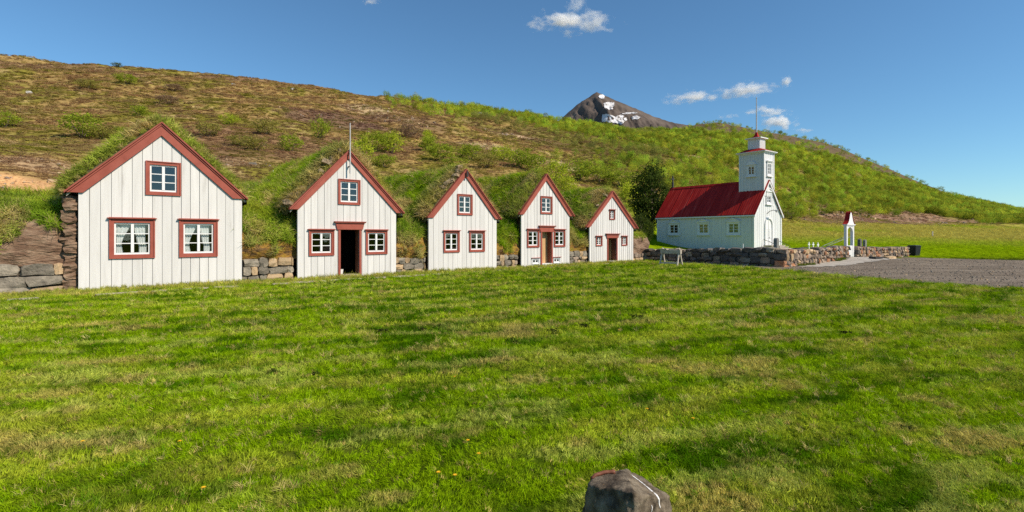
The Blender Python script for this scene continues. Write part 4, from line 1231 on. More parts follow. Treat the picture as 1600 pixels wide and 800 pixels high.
mb = MB(); mb.frustum(TX0-.16, -.2, TX1+.16, TY1+.12, TTOP+.161, tcx-.5, tcy-.55, tcx+.5, tcy+.55, TTOP+.42); mb.build('tower_skirt', M['roof_red'], church)
LZ0, LZ1 = TTOP+.30, TTOP+1.17
lan = MB(); LW, LD = .42, .47
lan.box(tcx-LW, tcy-LD, LZ0, tcx+LW, tcy+LD, LZ1)
lant = lan.build('lantern', M['church_white'], church)
for (px_, py_, dx, dy) in ((0, -1, 1, 0), (-1, 0, 0, 1), (1, 0, 0, 1), (0, 1, 1, 0)):
    k = MB()
    for i in range(7):
        f = -.8+1.6*i/6
        if px_ == 0: x = tcx+f*LW; y = tcy+py_*LD; k.box(x-.025, y-.02 if py_ < 0 else y+.001, LZ0+.12, x+.025, y-.001 if py_ < 0 else y+.02, LZ1-.10)
        else: y = tcy+f*LD; x = tcx+px_*LW; k.box(x-.02 if px_ < 0 else x+.001, y-.025, LZ0+.12, x-.001 if px_ < 0 else x+.02, y+.025, LZ1-.10)
    k.build('louvre', M['white_paint'], lant)
for e, z0, z1 in ((.06, LZ1, LZ1+.05), (.16, LZ1+.05, LZ1+.12)):
    mb = MB(); mb.box(tcx-LW-e, tcy-LD-e, z0, tcx+LW+e, tcy+LD+e, z1); mb.build('lantern_cornice', M['white_paint'], church)
prof = [(.34, 0), (.22, .08), (.13, .20), (.08, .34), (.05, .48)]
cap = MB(); z0 = LZ1+.121
for (a, za), (b, zb) in zip(prof, prof[1:]):
    cap.frustum(tcx-a, tcy-a*1.08, tcx+a, tcy+a*1.08, z0+za, tcx-b, tcy-b*1.08, tcx+b, tcy+b*1.08, z0+zb)
cap.build('tower_cap', M['roof_red'], church)
mb = MB(); mb.tube([(tcx, tcy, z0+.45), (tcx, tcy, 11.65)], [.05, .028], 8); mb.tube([(tcx, tcy, 11.65), (tcx, tcy, 11.73)], [.05, .03], 8); mb.build('flagpole', M['pole_grey'], church)
# arched doorway
DX0, DX1, DZ = 1.62, 2.62, 1.72
dm = (DX0+DX1)/2; dr = (DX1-DX0)/2
mb = MB(); arc = lambda r, k: [(dm-r*math.cos(a), DZ+r*math.sin(a)*1.02) for a in np.linspace(0, math.pi, k)]
outer = [(DX0-.12, -.25)] + arc(dr+.12, 17) + [(DX1+.12, -.25)]; inner = [(DX0+.02, -.25)] + arc(dr-.02, 17) + [(DX1-.02, -.25)]
for i in range(len(outer)-1):
    mb.prism_y([outer[i], outer[i+1], inner[i+1], inner[i]][::-1], -.11, -.001)
mb.build('door_arch', M['white_paint'], church)
mb = MB(); mb.prism_y([(DX0-.001, -.25), (DX1+.001, -.25)] + [(x, z) for x, z in arc(dr+.001, 17)][::-1], -.03, .10)
dleaf = mb.build('door', M['white_paint'], church)
for s in (-1, 1):
    for (a, b) in ((-.12, .55), (.68, 1.45)):
        k = MB(); k.box(dm+s*.26-.17, -.048, a, dm+s*.26+.17, -.031, b); k.build('door_panel', M['church_white'], dleaf)
k = MB(); k.box(dm-.02, -.055, -.2, dm+.02, -.031, 2.1); k.build('door_post', M['white_paint'], dleaf)
k = MB(); k.tube([(dm+.08, -.04, .75), (dm+.08, -.1, .75)], .025, 8); k.build('handle', M['black_iron'], dleaf)
# lamp over the door
mb = MB(); mb.tube([(CX-.10, -.02, 2.62), (CX-.10, -.20, 2.78), (CX-.02, -.42, 2.86), (CX+.06, -.60, 2.82)], .022, 6); lm = mb.build('door_lamp', M['black_iron'], church)
mb = MB(); mb.tube([(CX+.03, -.55, 2.84), (CX+.09, -.70, 2.76)], [.05, .14], 12); mb.build('lamp_shade', M['pole_grey'], lm)
# handrails either side of the door
for x in (DX0-.32, DX1+.32):
    mb = MB(); mb.tube([(x, -.06, .62), (x, -.45, .50), (x, -1.25, .12), (x, -1.25, -.24)], .02, 6); mb.build('handrail', M['black_iron'], church)
# wooden steps down from the door
steps = thing('wooden_steps', 'weathered wooden steps leading up to the church door', 'steps', (CH0[0], CH0[1], CH0[2]), CHROT)
for i in range(4):
    y1 = -.13-i*.42; z = .20-i*.115
    mb = MB(); mb.box(1.15, y1-.44 if i else y1-.62, z-.06, 3.3, y1, z); mb.build('tread', M['old_wood'], steps)
    mb = MB(); mb.box(1.2, y1-.40 if i else y1-.58, -.34, 3.25, y1-.02 if i == 0 else y1-.05, z-.061); mb.build('riser', M['old_wood'], steps)

# ------------------------------------------------------------------ churchyard walls: every stone on its own
def dry_wall(name, label, runs, seed):
    w = thing(name, label, 'stone wall', (0, 0, 0), 0, 'dry stone churchyard walls', 'thing'); rd = random.Random(seed)
    for (p0, d, L, hgt, pools, wm, wx, courses) in runs:
        rot = math.atan2(d.y, d.x)
        segs = max(1, int(L/1.6)); sl = L/segs
        for k in range(segs):
            q = p0 + d*(k+.5)*sl; nrm = Vector((d.y, -d.x))
            base = min(gz(*(q+nrm*.45)), gz(*(q+nrm*.2)))
            hh = hgt(k/(max(segs-1, 1))) if callable(hgt) else hgt
            hh *= rd.uniform(.94, 1.06)
            def frame(s, y, z, p0=p0, d=d, base=base): 
                r = p0 + d*s; n2 = Vector((-d.y, d.x)); return (r.x+n2.x*y, r.y+n2.y*y, z), math.atan2(d.y, d.x)
            lay_stones(w, k*sl, (k+1)*sl, base-.10, base+hh, courses, wm, wx, .0, .62, pools, rd, frame, .07)
            mb = MB(); mb.box(k*sl, -.21, base-.15, (k+1)*sl, .21, base+hh-.07)
            o = mb.build('core', M['mortar'], w); o.location = (p0.x, p0.y, 0); o.rotation_euler = (0, 0, rot)
    return w
DARK = [(S_DARK, .60), (S_BROWN, .25), (S_GREY, .15)]; WARM = [(S_BROWN, .58), (S_RUST, .13), (S_DARK, .12), (S_TAN, .17)]
A0 = YC + YA*9.0
dry_wall('stone_wall', 'long dry stone wall turning a corner in front of the church', [
    (A0, -YA, 8.75, lambda f: .80+.12*f, DARK, .30, .62, 4),
    (YC - YB*.28, YB, GATE_Q-.36, lambda f: .92-.16*f, WARM, .15, .33, 4)], 31)
dry_wall('stone_wall', 'shorter dry stone wall to the right of the white gate', [
    (YC + YB*(GATE_Q+.68), YB, 9.35, lambda f: .74+.03*f, WARM, .15, .33, 4)], 32)

# ------------------------------------------------------------------ gate house of the churchyard
gp = YC + YB*GATE_Q; gzz = gz(gp.x - YA.x*.5, gp.y - YA.y*.5)
gate = thing('churchyard_gate', 'narrow white churchyard gate with curved red roof in the stone wall', 'gate', (gp.x, gp.y, gzz), CHROT, kind='thing')
PW, PH, PD = .48, 1.92, .075
for s in (-1, 1):
    mb = MB(); mb.box(s*PW-.075, -PD, -.15, s*PW+.075, PD, PH); mb.build('post', M['white_paint'], gate)
mb = MB(); ia = PW-.075
arcp = [(-ia, 1.5)] + [(-ia*math.cos(a), 1.5+.34*math.sin(a)) for a in np.linspace(0, math.pi, 15)[1:-1]] + [(ia, 1.5)]
for (x0, z0), (x1, z1) in zip(arcp, arcp[1:]): mb.prism_y([(x0, z0), (x1, z1), (x1, PH-.001), (x0, PH-.001)], -.055, .055)
mb.build('arch_panel', M['white_paint'], gate)
mb = MB(); mb.box(-PW-.12, -PD-.03, PH, PW+.12, PD+.03, PH+.05); mb.box(-PW-.16, -PD-.06, PH+.05, PW+.16, PD+.06, PH+.09); mb.build('gate_cornice', M['white_paint'], gate)
og = [(.66, 0), (.50, .08), (.37, .22), (.27, .42), (.20, .60), (.13, .72), (.06, .77), (0, .78)]
poly = [(-x, z) for x, z in og] + [(x, z) for x, z in og[-2::-1]]
mb = MB(); mb.prism_y([(x*.93, PH+.091+z*.975) for x, z in poly][::-1], -.10, .10); mb.build('gable', M['white_paint'], gate)
for s in (-1, 1):
    k = MB(); k.grid([[(s*x, y, PH+.091+z) for x, z in og] for y in ((-.13, .13) if s < 0 else (.13, -.13))])
    k.grid([[(s*x*.96, y, PH+.091+z-.025) for x, z in og] for y in ((-.13, .13) if s > 0 else (.13, -.13))])
    k.build('gate_roof', M['roof_red'], gate)
mb = MB(); mb.box(-ia+.02, -.03, .06, ia-.02, -.005, .14); mb.box(-ia+.02, -.03, .60, ia-.02, -.005, .67); leafg = mb.build('gate_leaf', M['white_paint'], gate)
for i in range(7):
    x = -ia+.06+i*(2*ia-.12)/6; k = MB(); k.box(x-.042, -.055, .03, x+.052, -.031, .72); k.build('picket', M['white_paint'], leafg)
for s in (-.35, .35):
    mb = MB(); mb.tube([(s, .10, 1.25), (s-.9, .9, .72), (s-1.3, 1.6, .15)], .016, 6); mb.build('brace_rod', M['pole_grey'], gate)

# ------------------------------------------------------------------ graves
def cross(p, h, label):
    c = thing('grave_cross', label, 'grave cross', (p[0], p[1], gz(*p)), CHROT, 'white grave crosses behind the wall')
    mb = MB(); mb.box(-.045, -.03, -.1, .045, .03, h); mb.build('upright', M['white_paint'], c)
    mb = MB(); mb.box(-.17, -.025, h*.62, -.046, .025, h*.62+.085); mb.box(.046, -.025, h*.62, .17, .025, h*.62+.085); mb.build('crossbar', M['white_paint'], c)
for px, lb in ((1264, 'small white grave cross nearest the church'), (1270.5, 'middle one of three small white grave crosses'), (1278, 'small white grave cross nearest the white gate')):
    cross(((px-800)/800*42.0, 42.0), .62, lb)
def headstone(p, w, h, d, label, mat='grave_stone', rot=CHROT):
    mb = MB(); pts = [(-w/2, -.15), (w/2, -.15), (w/2, h-w/2)] + [(w/2*math.cos(a), h-w/2+w/2*math.sin(a)) for a in np.linspace(0, math.pi, 9)[1:-1]] + [(-w/2, h-w/2)]
    mb.prism_y(pts, -d/2, d/2); o = mb.build('headstone', M[mat]); o.location = (p[0], p[1], gz(*p)); o.rotation_euler = (0, 0, rot); o.modifiers.new('bevel', 'BEVEL').width = .015
    tag(o, label, 'headstone')
headstone((.516*27.6, 27.6), .24, 1.02, .20, 'rounded grey headstone rising behind the wall corner, before the church door')
headstone((.679*35.6, 35.6), .30, .92, .18, 'dark rounded headstone just right of the white gate', 'stone_dark')
headstone((.689*36.2, 36.2), .26, .86, .16, 'slim grey headstone right beside the dark one near the gate')
p = (.452*31.5, 31.5)
o = MB().box(-.02, -.02, -.1, .02, .02, .62).build('grave_marker', M['white_paint']); o.location = (.4515*33, 33, gz(.4515*33, 33)); tag(o, 'thin white grave marker post in front of the church side', 'marker')
kb = MB(); a = Vector((.57*43, 43)); 
for i in range(9):
    q = a + YB*i*.55
    kb.box(0, 0, 0, 0.001, .001, .001) if False else None
ks = thing('grave_kerb', 'low dark stone kerb line behind the white crosses', 'kerb', (a.x, a.y, 0), 0, kind='thing')
rd = random.Random(3)
for i in range(12):
    q = Vector((i*.45, i*.10)); link_mesh('kerb_stone', rd.choice(S_DARK), ks, (q.x, q.y, gz(a.x+q.x, a.y+q.y)+.05), (0, 0, rd.uniform(-.1, .3)), (.42, .22, .20))

# ------------------------------------------------------------------ small things in the yard
# sawhorse
sp = (8.35, 26.9); sh = thing('sawhorse', 'old weathered wooden sawhorse standing on the lawn before the churchyard wall', 'sawhorse', (sp[0], sp[1], gz(*sp)), R(-42))
mb = MB(); mb.box(-.56, -.10, .64, .56, .10, .86); mb.build('beam', M['old_wood'], sh, bevel=.02)
mb = MB(); mb.box(-.58, -.13, .862, -.20, .13, .90); mb.build('top_board', M['old_wood'], sh)
for x in (-.46, .46):
    for s in (-1, 1):
        mb = MB(); mb.bar((x*1.05, s*.34, -.03), (x+s*.03, -s*.09, .94), .085, .055, (1, 0, 0)); mb.build('leg', M['old_wood'], sh)
for s in (-1, 1):
    mb = MB(); mb.bar((-.47, s*.26, .17), (.47, s*.26, .17), .05, .07); mb.build('stretcher', M['old_wood'], sh)
# wheeled bin
bp = (.786*37.3, 37.3); bn = thing('wheelie_bin', 'black plastic wheeled rubbish bin at the end of the stone wall', 'bin', (bp[0], bp[1], gz(*bp)), R(20))
mb = MB(); mb.frustum(-.23, -.22, .23, .22, .05, -.29, -.27, .29, .27, .70); mb.build('body', M['bin_plastic'], bn)
mb = MB(); mb.box(-.31, -.30, .70, .31, .31, .74); mb.frustum(-.30, -.28, .30, .30, .74, -.24, -.20, .24, .26, .79); mb.build('lid', M['bin_plastic'], bn)
mb = MB(); mb.tube([(-.24, .36, .68), (.24, .36, .68)], .02, 8); mb.bar((-.22, .28, .68), (-.22, .36, .68), .03); mb.bar((.22, .28, .68), (.22, .36, .68), .03); mb.build('handle', M['bin_plastic'], bn)
for s in (-1, 1):
    mb = MB(); mb.tube([(s*.25, .22, .09), (s*.30, .22, .09)], .09, 14); mb.build('wheel', M['bin_plastic'], bn)
# iron grate on the path
gp2 = (21.0, 29.55); g = thing('boot_scraper', 'small dark iron boot grate lying on the paved path below the gate', 'grate', (gp2[0], gp2[1], gz(*gp2)+.04), R(20))
mb = MB(); mb.box(-.30, -.20, 0, .30, -.16, .10); mb.box(-.30, .16, 0, .30, .20, .10); mb.box(-.30, -.159, 0, -.26, .159, .10); mb.box(.26, -.159, 0, .30, .159, .10); mb.build('frame', M['black_iron'], g)
for i in range(6):
    mb = MB(); x = -.21+i*.084; mb.box(x-.015, -.159, .02, x+.015, .159, .085); mb.build('bar', M['black_iron'], g)
p = Vector((22.2, 30.1)); o = link_mesh('kerb_block', S_TAN[0], None, (p.x, p.y, gz(p.x, p.y)+.07), (0, 0, .5), (.9, .4, .2)); tag(o, 'pale flat kerb stone at the right end of the paved path', 'kerb stone')
q = hit_hill(1457, 371, 40); o = MB().box(-.07, -.07, -.2, .07, .07, .95).build('fence_post', M['old_wood']); o.location = q; tag(o, 'lone dark fence post in the field right of the gate', 'post')
q = hit_hill(431, 274, 28); sg = thing('marker_sign', 'tiny white sign on the slope between the two leftmost houses', 'sign', q, R(25))
mb = MB(); mb.box(-.03, -.02, -.2, .03, .02, .25); mb.build('post', M['old_wood'], sg)
mb = MB(); mb.box(-.2, -.04, .10, .2, -.021, .30); mb.build('plate', M['white_paint'], sg)
# ------------------------------------------------------------------ boulder in front of the camera
def boulder():
    b = thing('boulder', 'squared grey boulder with white streaks at the bottom edge of the lawn', 'boulder', (0, 0, 0))
    low = [(.325, 2.50), (.545, 2.26), (.825, 2.47), (.63, 2.76)]; top = [(.345, 2.505), (.555, 2.305), (.775, 2.49), (.60, 2.71)]
    zl = -.08; zt = [.382, .437, .33, .388]
    n = 40; m = 36; mb = MB(); rows = []
    from mathutils import noise as nz
    def ring(f, shrink=0.0):
        out = []
        for s in range(4):
            for k in range(n):
                g = k/n; a, c = s, (s+1) % 4
                lo = Vector((*low[a], zl)).lerp(Vector((*low[c], zl)), g); hi = Vector((*top[a], zt[a])).lerp(Vector((*top[c], zt[c])), g)
                p = lo.lerp(hi, f)
                cen = Vector((.57, 2.5, p.z)); rnd = 1-.055*(1-min(g, 1-g)*6)**2 if min(g, 1-g) < .167 else 1
                p = cen + (p-cen)*rnd
                out.append(p)
        return out
    rows = [ring(f) for f in np.linspace(0, 1, m)]
    t = rows[-1]; cen = sum(t, Vector())/len(t)
    for q in (.93, .85, .74, .6, .45, .3, .15, .02):
        rr = []
        for p in t:
            w = cen + (p-cen)*q; w.z += .028*(1-q)**.6; rr.append(w)
        rows.append(rr)
    def disp(p):
        v = p*6.0; d = nz.fractal(v, 1.0, 2.0, 5)*.024 + (abs(nz.noise(p*14))-.2)*.016 + nz.fractal(p*34, 1, 2, 3)*.006
        up = max(0, (p.z-.34)/.1)
        d += -.055*max(0, nz.noise(p*9+Vector((3, 1, 7))))*up
        return d
    P = []
    for r in rows:
        rr = []
        for p in r:
            o = (p-Vector((.57, 2.5, .25))); o.z *= .6; o.normalize(); rr.append(p+o*disp(p))
        rr.append(rr[0]); P.append(rr)
    mb.grid(P)
    ob = mb.build('rock', M['boulder'], b, smooth=True)
    bv = BVHTree.FromPolygons([Vector(v) for v in mb.v], mb.f)
    def streak(pts, w):
        k = MB(); A, B = [], []
        for i, (x, z) in enumerate(pts):
            for s, L in ((-1, A), (1, B)):
                ww = w*(.5+.5*math.sin(math.pi*(i+.6)/(len(pts)+.2)))
                o_ = Vector((x+.55, 1.55, z)); d_ = Vector((-.45, .9, 0)).normalized(); side = Vector((.9, .45, 0)).normalized()*s*ww
                h, nn, *_ = bv.ray_cast(o_+side, d_)
                if h is not None: L.append(h + Vector((.65, -.75, .1))*.0035)
        if len(A) == len(B) and len(A) > 1: k.grid([A, B]); k.build('white_streak', M['bird_lime'], b)
    streak([(.58+.012*math.sin(q*2), .415-.105*q) for q in np.linspace(0, 1, 16)], .0042)
    streak([(.515, .345-.035*q) for q in np.linspace(0, 1, 8)], .003)
    # rusty bar lying on top
    pts = []
    for k in range(12):
        f = k/11; x = .395+.125*f; y = 2.56+.012*math.sin(f*math.pi)+.02*f
        h, nn, *_ = bv.ray_cast(Vector((x, y, 1)), Vector((0, 0, -1)))
        pts.append((x, y, (h.z if h is not None else .40)))
    z0 = max(p[2] for p in pts); pts = [(x, y, max(z, z0-.022+.012*k/11)+.009) for k, (x, y, z) in enumerate(pts)]
    mb = MB(); mb.tube(pts, [.007]+[.0095]*9+[.012, .011], 9)
    o = mb.build('iron_bar', M['rust'], smooth=True)
    tag(o, 'short rusty bent iron bar lying on top of the boulder', 'iron bar')
def boulder_mat():
    m, nt, out = new_mat('boulder_rock')
    b = mnode(nt, 'ShaderNodeBsdfPrincipled'); b.inputs['Roughness'].default_value = .92; b.inputs['Specular IOR Level'].default_value = .2
    n = noise_node(nt, 14, 9, rough=.65); r = ramp(nt, n.outputs[0], [(.32, (.035,.026,.018)), (.45, (.12,.092,.062)), (.58, (.215,.172,.118)), (.8, (.34,.28,.20))])
    n3 = noise_node(nt, 33, 5); r3 = ramp(nt, n3.outputs[0], [(.66, (0,0,0)), (.72, (1,1,1))])
    mx = mnode(nt, 'ShaderNodeMix', data_type='RGBA'); mx.inputs['B'].default_value = (.33, .17, .03, 1)
    gm = mnode(nt, 'ShaderNodeNewGeometry'); sp = mnode(nt, 'ShaderNodeSeparateXYZ'); nt.links.new(gm.outputs['Position'], sp.inputs[0])
    mr = mnode(nt, 'ShaderNodeMapRange'); mr.inputs['From Min'].default_value = .33; mr.inputs['From Max'].default_value = .42; mr.inputs['To Max'].default_value = .75; nt.links.new(sp.outputs['Z'], mr.inputs['Value'])
    mm = mnode(nt, 'ShaderNodeMath', operation='MULTIPLY'); nt.links.new(r3.outputs[0], mm.inputs[0]); nt.links.new(mr.outputs[0], mm.inputs[1]); nt.links.new(mm.outputs[0], mx.inputs['Factor'])
    nt.links.new(r.outputs[0], mx.inputs['A']); nt.links.new(mx.outputs['Result'], b.inputs['Base Color'])
    n2 = noise_node(nt, 60, 8, rough=.7); bp = mnode(nt, 'ShaderNodeBump'); bp.inputs['Strength'].default_value = .9; bp.inputs['Distance'].default_value = .012
    nt.links.new(n2.outputs[0], bp.inputs['Height']); nt.links.new(bp.outputs[0], b.inputs['Normal']); nt.links.new(b.outputs[0], out.inputs[0])
    return m
M['boulder'] = boulder_mat()
boulder()

# ------------------------------------------------------------------ trees and single shrubs
def shrub(p, w, h, col, label, group, proto, name='birch_shrub'):
    t = copy_tree(proto); t.location = p; t.rotation_euler = (0, 0, random.uniform(0, 6.28)); t.scale = (w, w, h); t.name = name
    tag(t, label, 'shrub', group)
    for c in t.children:
        if c.name.startswith('crown'): c.color = (*col, 1)
    return t
def shrub_proto(seed, nclump=46, nleaf=32, size=.034):
    t = thing('birch_shrub', 'shrub', 'shrub')
    leaf_cloud(nclump, nleaf, size, seed, .48, .42, .54, .15).build('crown', M['leaf_obj'], t)
    mb = MB(); rd = random.Random(seed)
    for k in range(5):
        a = rd.uniform(0, 6.28); mb.tube([(0, 0, -.05), (.12*math.cos(a), .12*math.sin(a), .3), (.34*math.cos(a), .34*math.sin(a), rd.uniform(.55, .85))], [.012, .008, .003], 5)
    mb.build('stem', M['bark'], t)
    return t
protos = [shrub_proto(s) for s in (1001, 1002, 1003, 1004)]
SHRUBS = [  # bearing and height at which each stands, width, height in metres, tint, label
 (128, 216, 4.2, 2.9, 'g', 'largest leafy shrub on the slope behind the largest house'),
 (162, 218, 3.0, 1.7, 'o', 'low olive shrub right beside the largest shrub on the slope'),
 (188, 214, 2.2, 1.2, 'g', 'small shrub just above the left roof edge of the largest house'),
 (198, 131, 3.6, 1.9, 'g', 'bright round shrub high on the left slope near the skyline'),
 (138, 140, 3.4, 1.7, 'o', 'dull olive shrub high on the left slope'),
 (183, 105, 2.6, 1.3, 'd', 'dark shrub standing on the skyline at the far left'),
 (217, 183, 2.2, 1.6, 'g', 'small green shrub straight above the largest gable'),
 (262, 163, 3.2, 1.4, 'b', 'brown leafless shrub above the largest gable'),
 (272, 143, 4.0, 1.4, 'b', 'wide brown shrub higher above the largest gable'),
 (357, 195, 2.2, 1.5, 'y', 'single yellow-green shrub on the slope between the two leftmost gables'),
 (325, 214, 2.6, 1.8, 'o', 'olive shrub on the slope right of the largest gable'),
 (416, 211, 2.6, 1.9, 'o', 'olive shrub left of the flagpole house on the slope'),
 (455, 238, 2.6, 2.2, 'g', 'leafy shrub just above the left roof of the flagpole house'),
 (500, 216, 2.2, 2.5, 'g', 'tall green shrub left of the flagpole on the slope'),
 (400, 236, 3.2, 1.6, 'o', 'low spreading shrub above the gap of the two leftmost houses'),
 (376, 228, 2.6, 1.3, 'o', 'small dull shrub above the gap of the two leftmost houses'),
 (8, 200, 2.6, 2.0, 'g', 'green shrub cut by the left edge of the picture'),
 (565, 254, 3.0, 2.8, 'y', 'bright shrub right behind the flagpole gable'),
 (585, 238, 3.2, 2.4, 'g', 'green shrub up the slope right of the flagpole'),
 (612, 240, 3.2, 2.6, 'y', 'bright bushy shrub between the flagpole and third gable'),
 (600, 262, 2.6, 1.6, 'g', 'low shrub above the turf roof of the third house'),
 (640, 215, 4.0, 2.2, 'b', 'dark brown shrub high between the flagpole and third gable'),
 (672, 238, 2.8, 2.0, 'g', 'green shrub left above the third gable'),
 (690, 250, 3.2, 1.9, 'g', 'leafy shrub directly above the third gable'),
 (668, 232, 1.6, 2.6, 'y', 'slim bright shrub left above the third gable'),
 (712, 262, 2.8, 1.3, 'g', 'low green shrub touching the third gable peak'),
 (735, 250, 3.4, 2.0, 'g', 'round green shrub right of the third gable'),
 (760, 262, 3.0, 1.7, 'o', 'olive shrub between the third and fourth gables'),
 (785, 252, 3.6, 2.2, 'y', 'bright shrub up the slope left of the fourth gable'),
 (812, 262, 3.2, 2.2, 'g', 'green shrub left above the fourth gable'),
 (836, 270, 2.8, 2.2, 'g', 'green shrub behind the peak of the fourth gable'),
 (868, 290, 2.8, 3.0, 'y', 'tall bright shrub right behind the fourth gable'),
 (886, 308, 2.4, 2.6, 'y', 'bright shrub by the right roof edge of the fourth house'),
 (905, 282, 4.2, 2.6, 'g', 'large green shrub between the fourth and smallest gables'),
 (938, 284, 3.6, 2.0, 'g', 'green shrub up the slope above the smallest gable'),
 (925, 270, 3.0, 1.6, 'o', 'olive shrub higher above the smallest gable'),
 (970, 292, 4.0, 2.1, 'g', 'leafy shrub on the slope just left of the dark tree'),
 (955, 262, 3.6, 2.0, 'o', 'dull shrub above the smallest gable near the scrub edge'),
 (985, 318, 3.0, 2.4, 'y', 'bright shrub at the left foot of the dark tree'),
 (975, 345, 2.4, 2.2, 'y', 'yellow-green shrub behind the right roof of the smallest house'),
]
TINT = {'g': (.27, .34, .03), 'o': (.30, .28, .06), 'd': (.12, .15, .03), 'b': (.28, .19, .11), 'y': (.38, .45, .035)}
for i, (px, py, w, h, tn, lb) in enumerate(SHRUBS):
    p = hit_hill(px, py, 27); k = p.y/62 if p.y > 62 else 1
    k = np.clip(p.y/55, .62, 1.25)
    shrub(p-Vector((0, 0, .05)), w*k, h*k, TINT[tn], lb, 'single shrubs on the slope', protos[i % 4])
ORD = 'first second third fourth fifth sixth seventh eighth ninth tenth eleventh twelfth thirteenth fourteenth fifteenth sixteenth seventeenth eighteenth nineteenth'.split()
FOOT = [1236, 1250, 1268, 1285, 1300, 1318, 1345, 1362, 1388, 1404, 1425, 1446, 1462, 1480, 1502, 1526, 1548, 1570, 1590]
for i, px in enumerate(FOOT):
    p = hit_hill(px, 345 - (i % 3)*1.6 - (9 if 1280 < px < 1510 else 2), 80)
    shrub(p, random.uniform(2.6, 4.4), random.uniform(2.0, 3.3), TINT['dgy'[i % 3]] if i % 3 else (.22, .28, .03), '%s birch bush from the church along the foot of the far slope' % ORD[i], 'birch bushes at the foot of the far slope', protos[i % 4])
for p_ in protos:
    for c in list(p_.children): bpy.data.objects.remove(c)
    bpy.data.objects.remove(p_)

def tree(p, h, w, label, col, seed):
    t = thing('leafy_tree', label, 'tree', p)
    cr = leaf_cloud(150, 62, .0155*h, seed, w/2, h*.47, h*.49, .075*h).build('crown', M['leaf_obj'], t); cr.color = (*col, 1)
    mb = MB(); rd = random.Random(seed); mb.tube([(0, 0, -.2), (.05, .03, h*.25), (-.04, .05, h*.55), (0, 0, h*.85)], [h*.022, h*.018, h*.011, h*.003], 8)
    for k in range(12):
        a = rd.uniform(0, 6.28); z = h*rd.uniform(.12, .6); L = w*.42*rd.uniform(.6, 1)
        mb.tube([(0, 0, z), (L*.5*math.cos(a), L*.5*math.sin(a), z+h*.08), (L*math.cos(a), L*math.sin(a), z+h*.2)], [h*.010, h*.006, h*.002], 6)
    mb.build('trunk', M['bark'], t)
tx, ty = 13.1, 48.0
tree((tx, ty, gz(tx, ty)), 7.0, 3.7, 'dark leafy tree standing at the left end of the church', (.06, .09, .016), 77)
tx, ty = 10.75, 42.6
tree((tx, ty, gz(tx, ty)), 2.7, 2.1, 'smaller dark bush growing at the left foot of the dark tree', (.07, .10, .02), 78)

# rocks on the slope
M['pale_rock'] = surf('pale_rock', [(.3, (.38,.35,.31)), (.7, (.5,.47,.43))], 3, 5, .9)
rd = random.Random(21)
for i, (px, py, s, lb) in enumerate([(46, 146, .45, 'pale rock high on the slope at the far left'), (82, 286, .55, 'orange boulder on the bare soil bank left of the largest house'), (365, 133, .4, 'pale rock near the skyline above the two leftmost houses'),
        (457, 140, .4, 'whitish rock on the skyline left of the flagpole'), (450, 257, .4, 'flat grey rock on the slope above the flagpole house'), (395, 258, .6, 'dark flat rock on the slope between the two leftmost gables'),
        (750, 180, .9, 'pale rock in the scrub below the skyline')]):
    p = hit_hill(px, py, 17); k = np.clip(p.y/60, .6, 2)
    o = link_mesh('rock', stone_mesh(1500+i, 3, .16).mesh('rock', M['basalt_tan'] if i == 1 else M['pale_rock'] if i in (0, 2, 3, 6) else M['basalt']), None, (p.x, p.y, p.z+.1*s*k), (rd.uniform(-.2, .2), rd.uniform(-.2, .2), rd.uniform(0, 3)), (s*k*1.3, s*k, s*k*.7))
    tag(o, lb, 'rock', 'rocks on the slope')

# loose stones lying on the bare soil slips
SP, SS, SC = [], [], []
for (bx, by, sx, sy, col, w) in SLIPS:
    n = int(90*w); q = rng.uniform(-1, 1, (n, 2)); q = q[np.hypot(q[:, 0], q[:, 1]) < 1]
    X, Yq = bx+q[:, 0]*sx*.9, by+q[:, 1]*sy*.9; D = math.hypot(bx, by)
    SP.append(np.column_stack([X, Yq, ground_z(X, Yq)])); SS.append(rng.uniform(.08, .34, len(X))**1.4*np.clip(D/70, .5, 3)*1.3)
SP = np.vstack(SP); SS = np.concatenate(SS)
scatter('slip_stones', SP, rng.uniform(0, 6, (len(SP), 3)), np.column_stack([SS*1.3, SS, SS*.7]), np.tile([.3, .25, .2], (len(SP), 1)),
        [bpy.data.objects.new('stone', m) for m in S_TAN[:3]+S_BROWN[:3]], label='loose stones on the bare brown slips of the hillside', cat='stones')
# loose pebbles of the gravel yard
X = rng.uniform(9, 42, 60000); Yq = rng.uniform(8, 37, 60000)
ok = in_poly(X, Yq, GRAVEL_POLY) & (np.abs(X) < Yq*1.1+2) & (rng.random(60000) < .16*np.clip(22/np.maximum(Yq, 8), .2, 1)**2)
X, Yq = X[ok], Yq[ok]; SS = rng.uniform(.25, 1, len(X))**2*.045+.014
scatter('loose_pebbles', np.column_stack([X, Yq, ground_z(X, Yq)+.018]), rng.uniform(0, 6, (len(X), 3)), np.column_stack([SS*1.3, SS, SS*.8]), np.tile([.3, .25, .2], (len(X), 1)),
        [bpy.data.objects.new('pebble', m) for m in S_BROWN[:3]+S_TAN[:1]+S_GREY[:3]], label='loose pebbles strewn over the grey gravel yard', cat='pebbles')
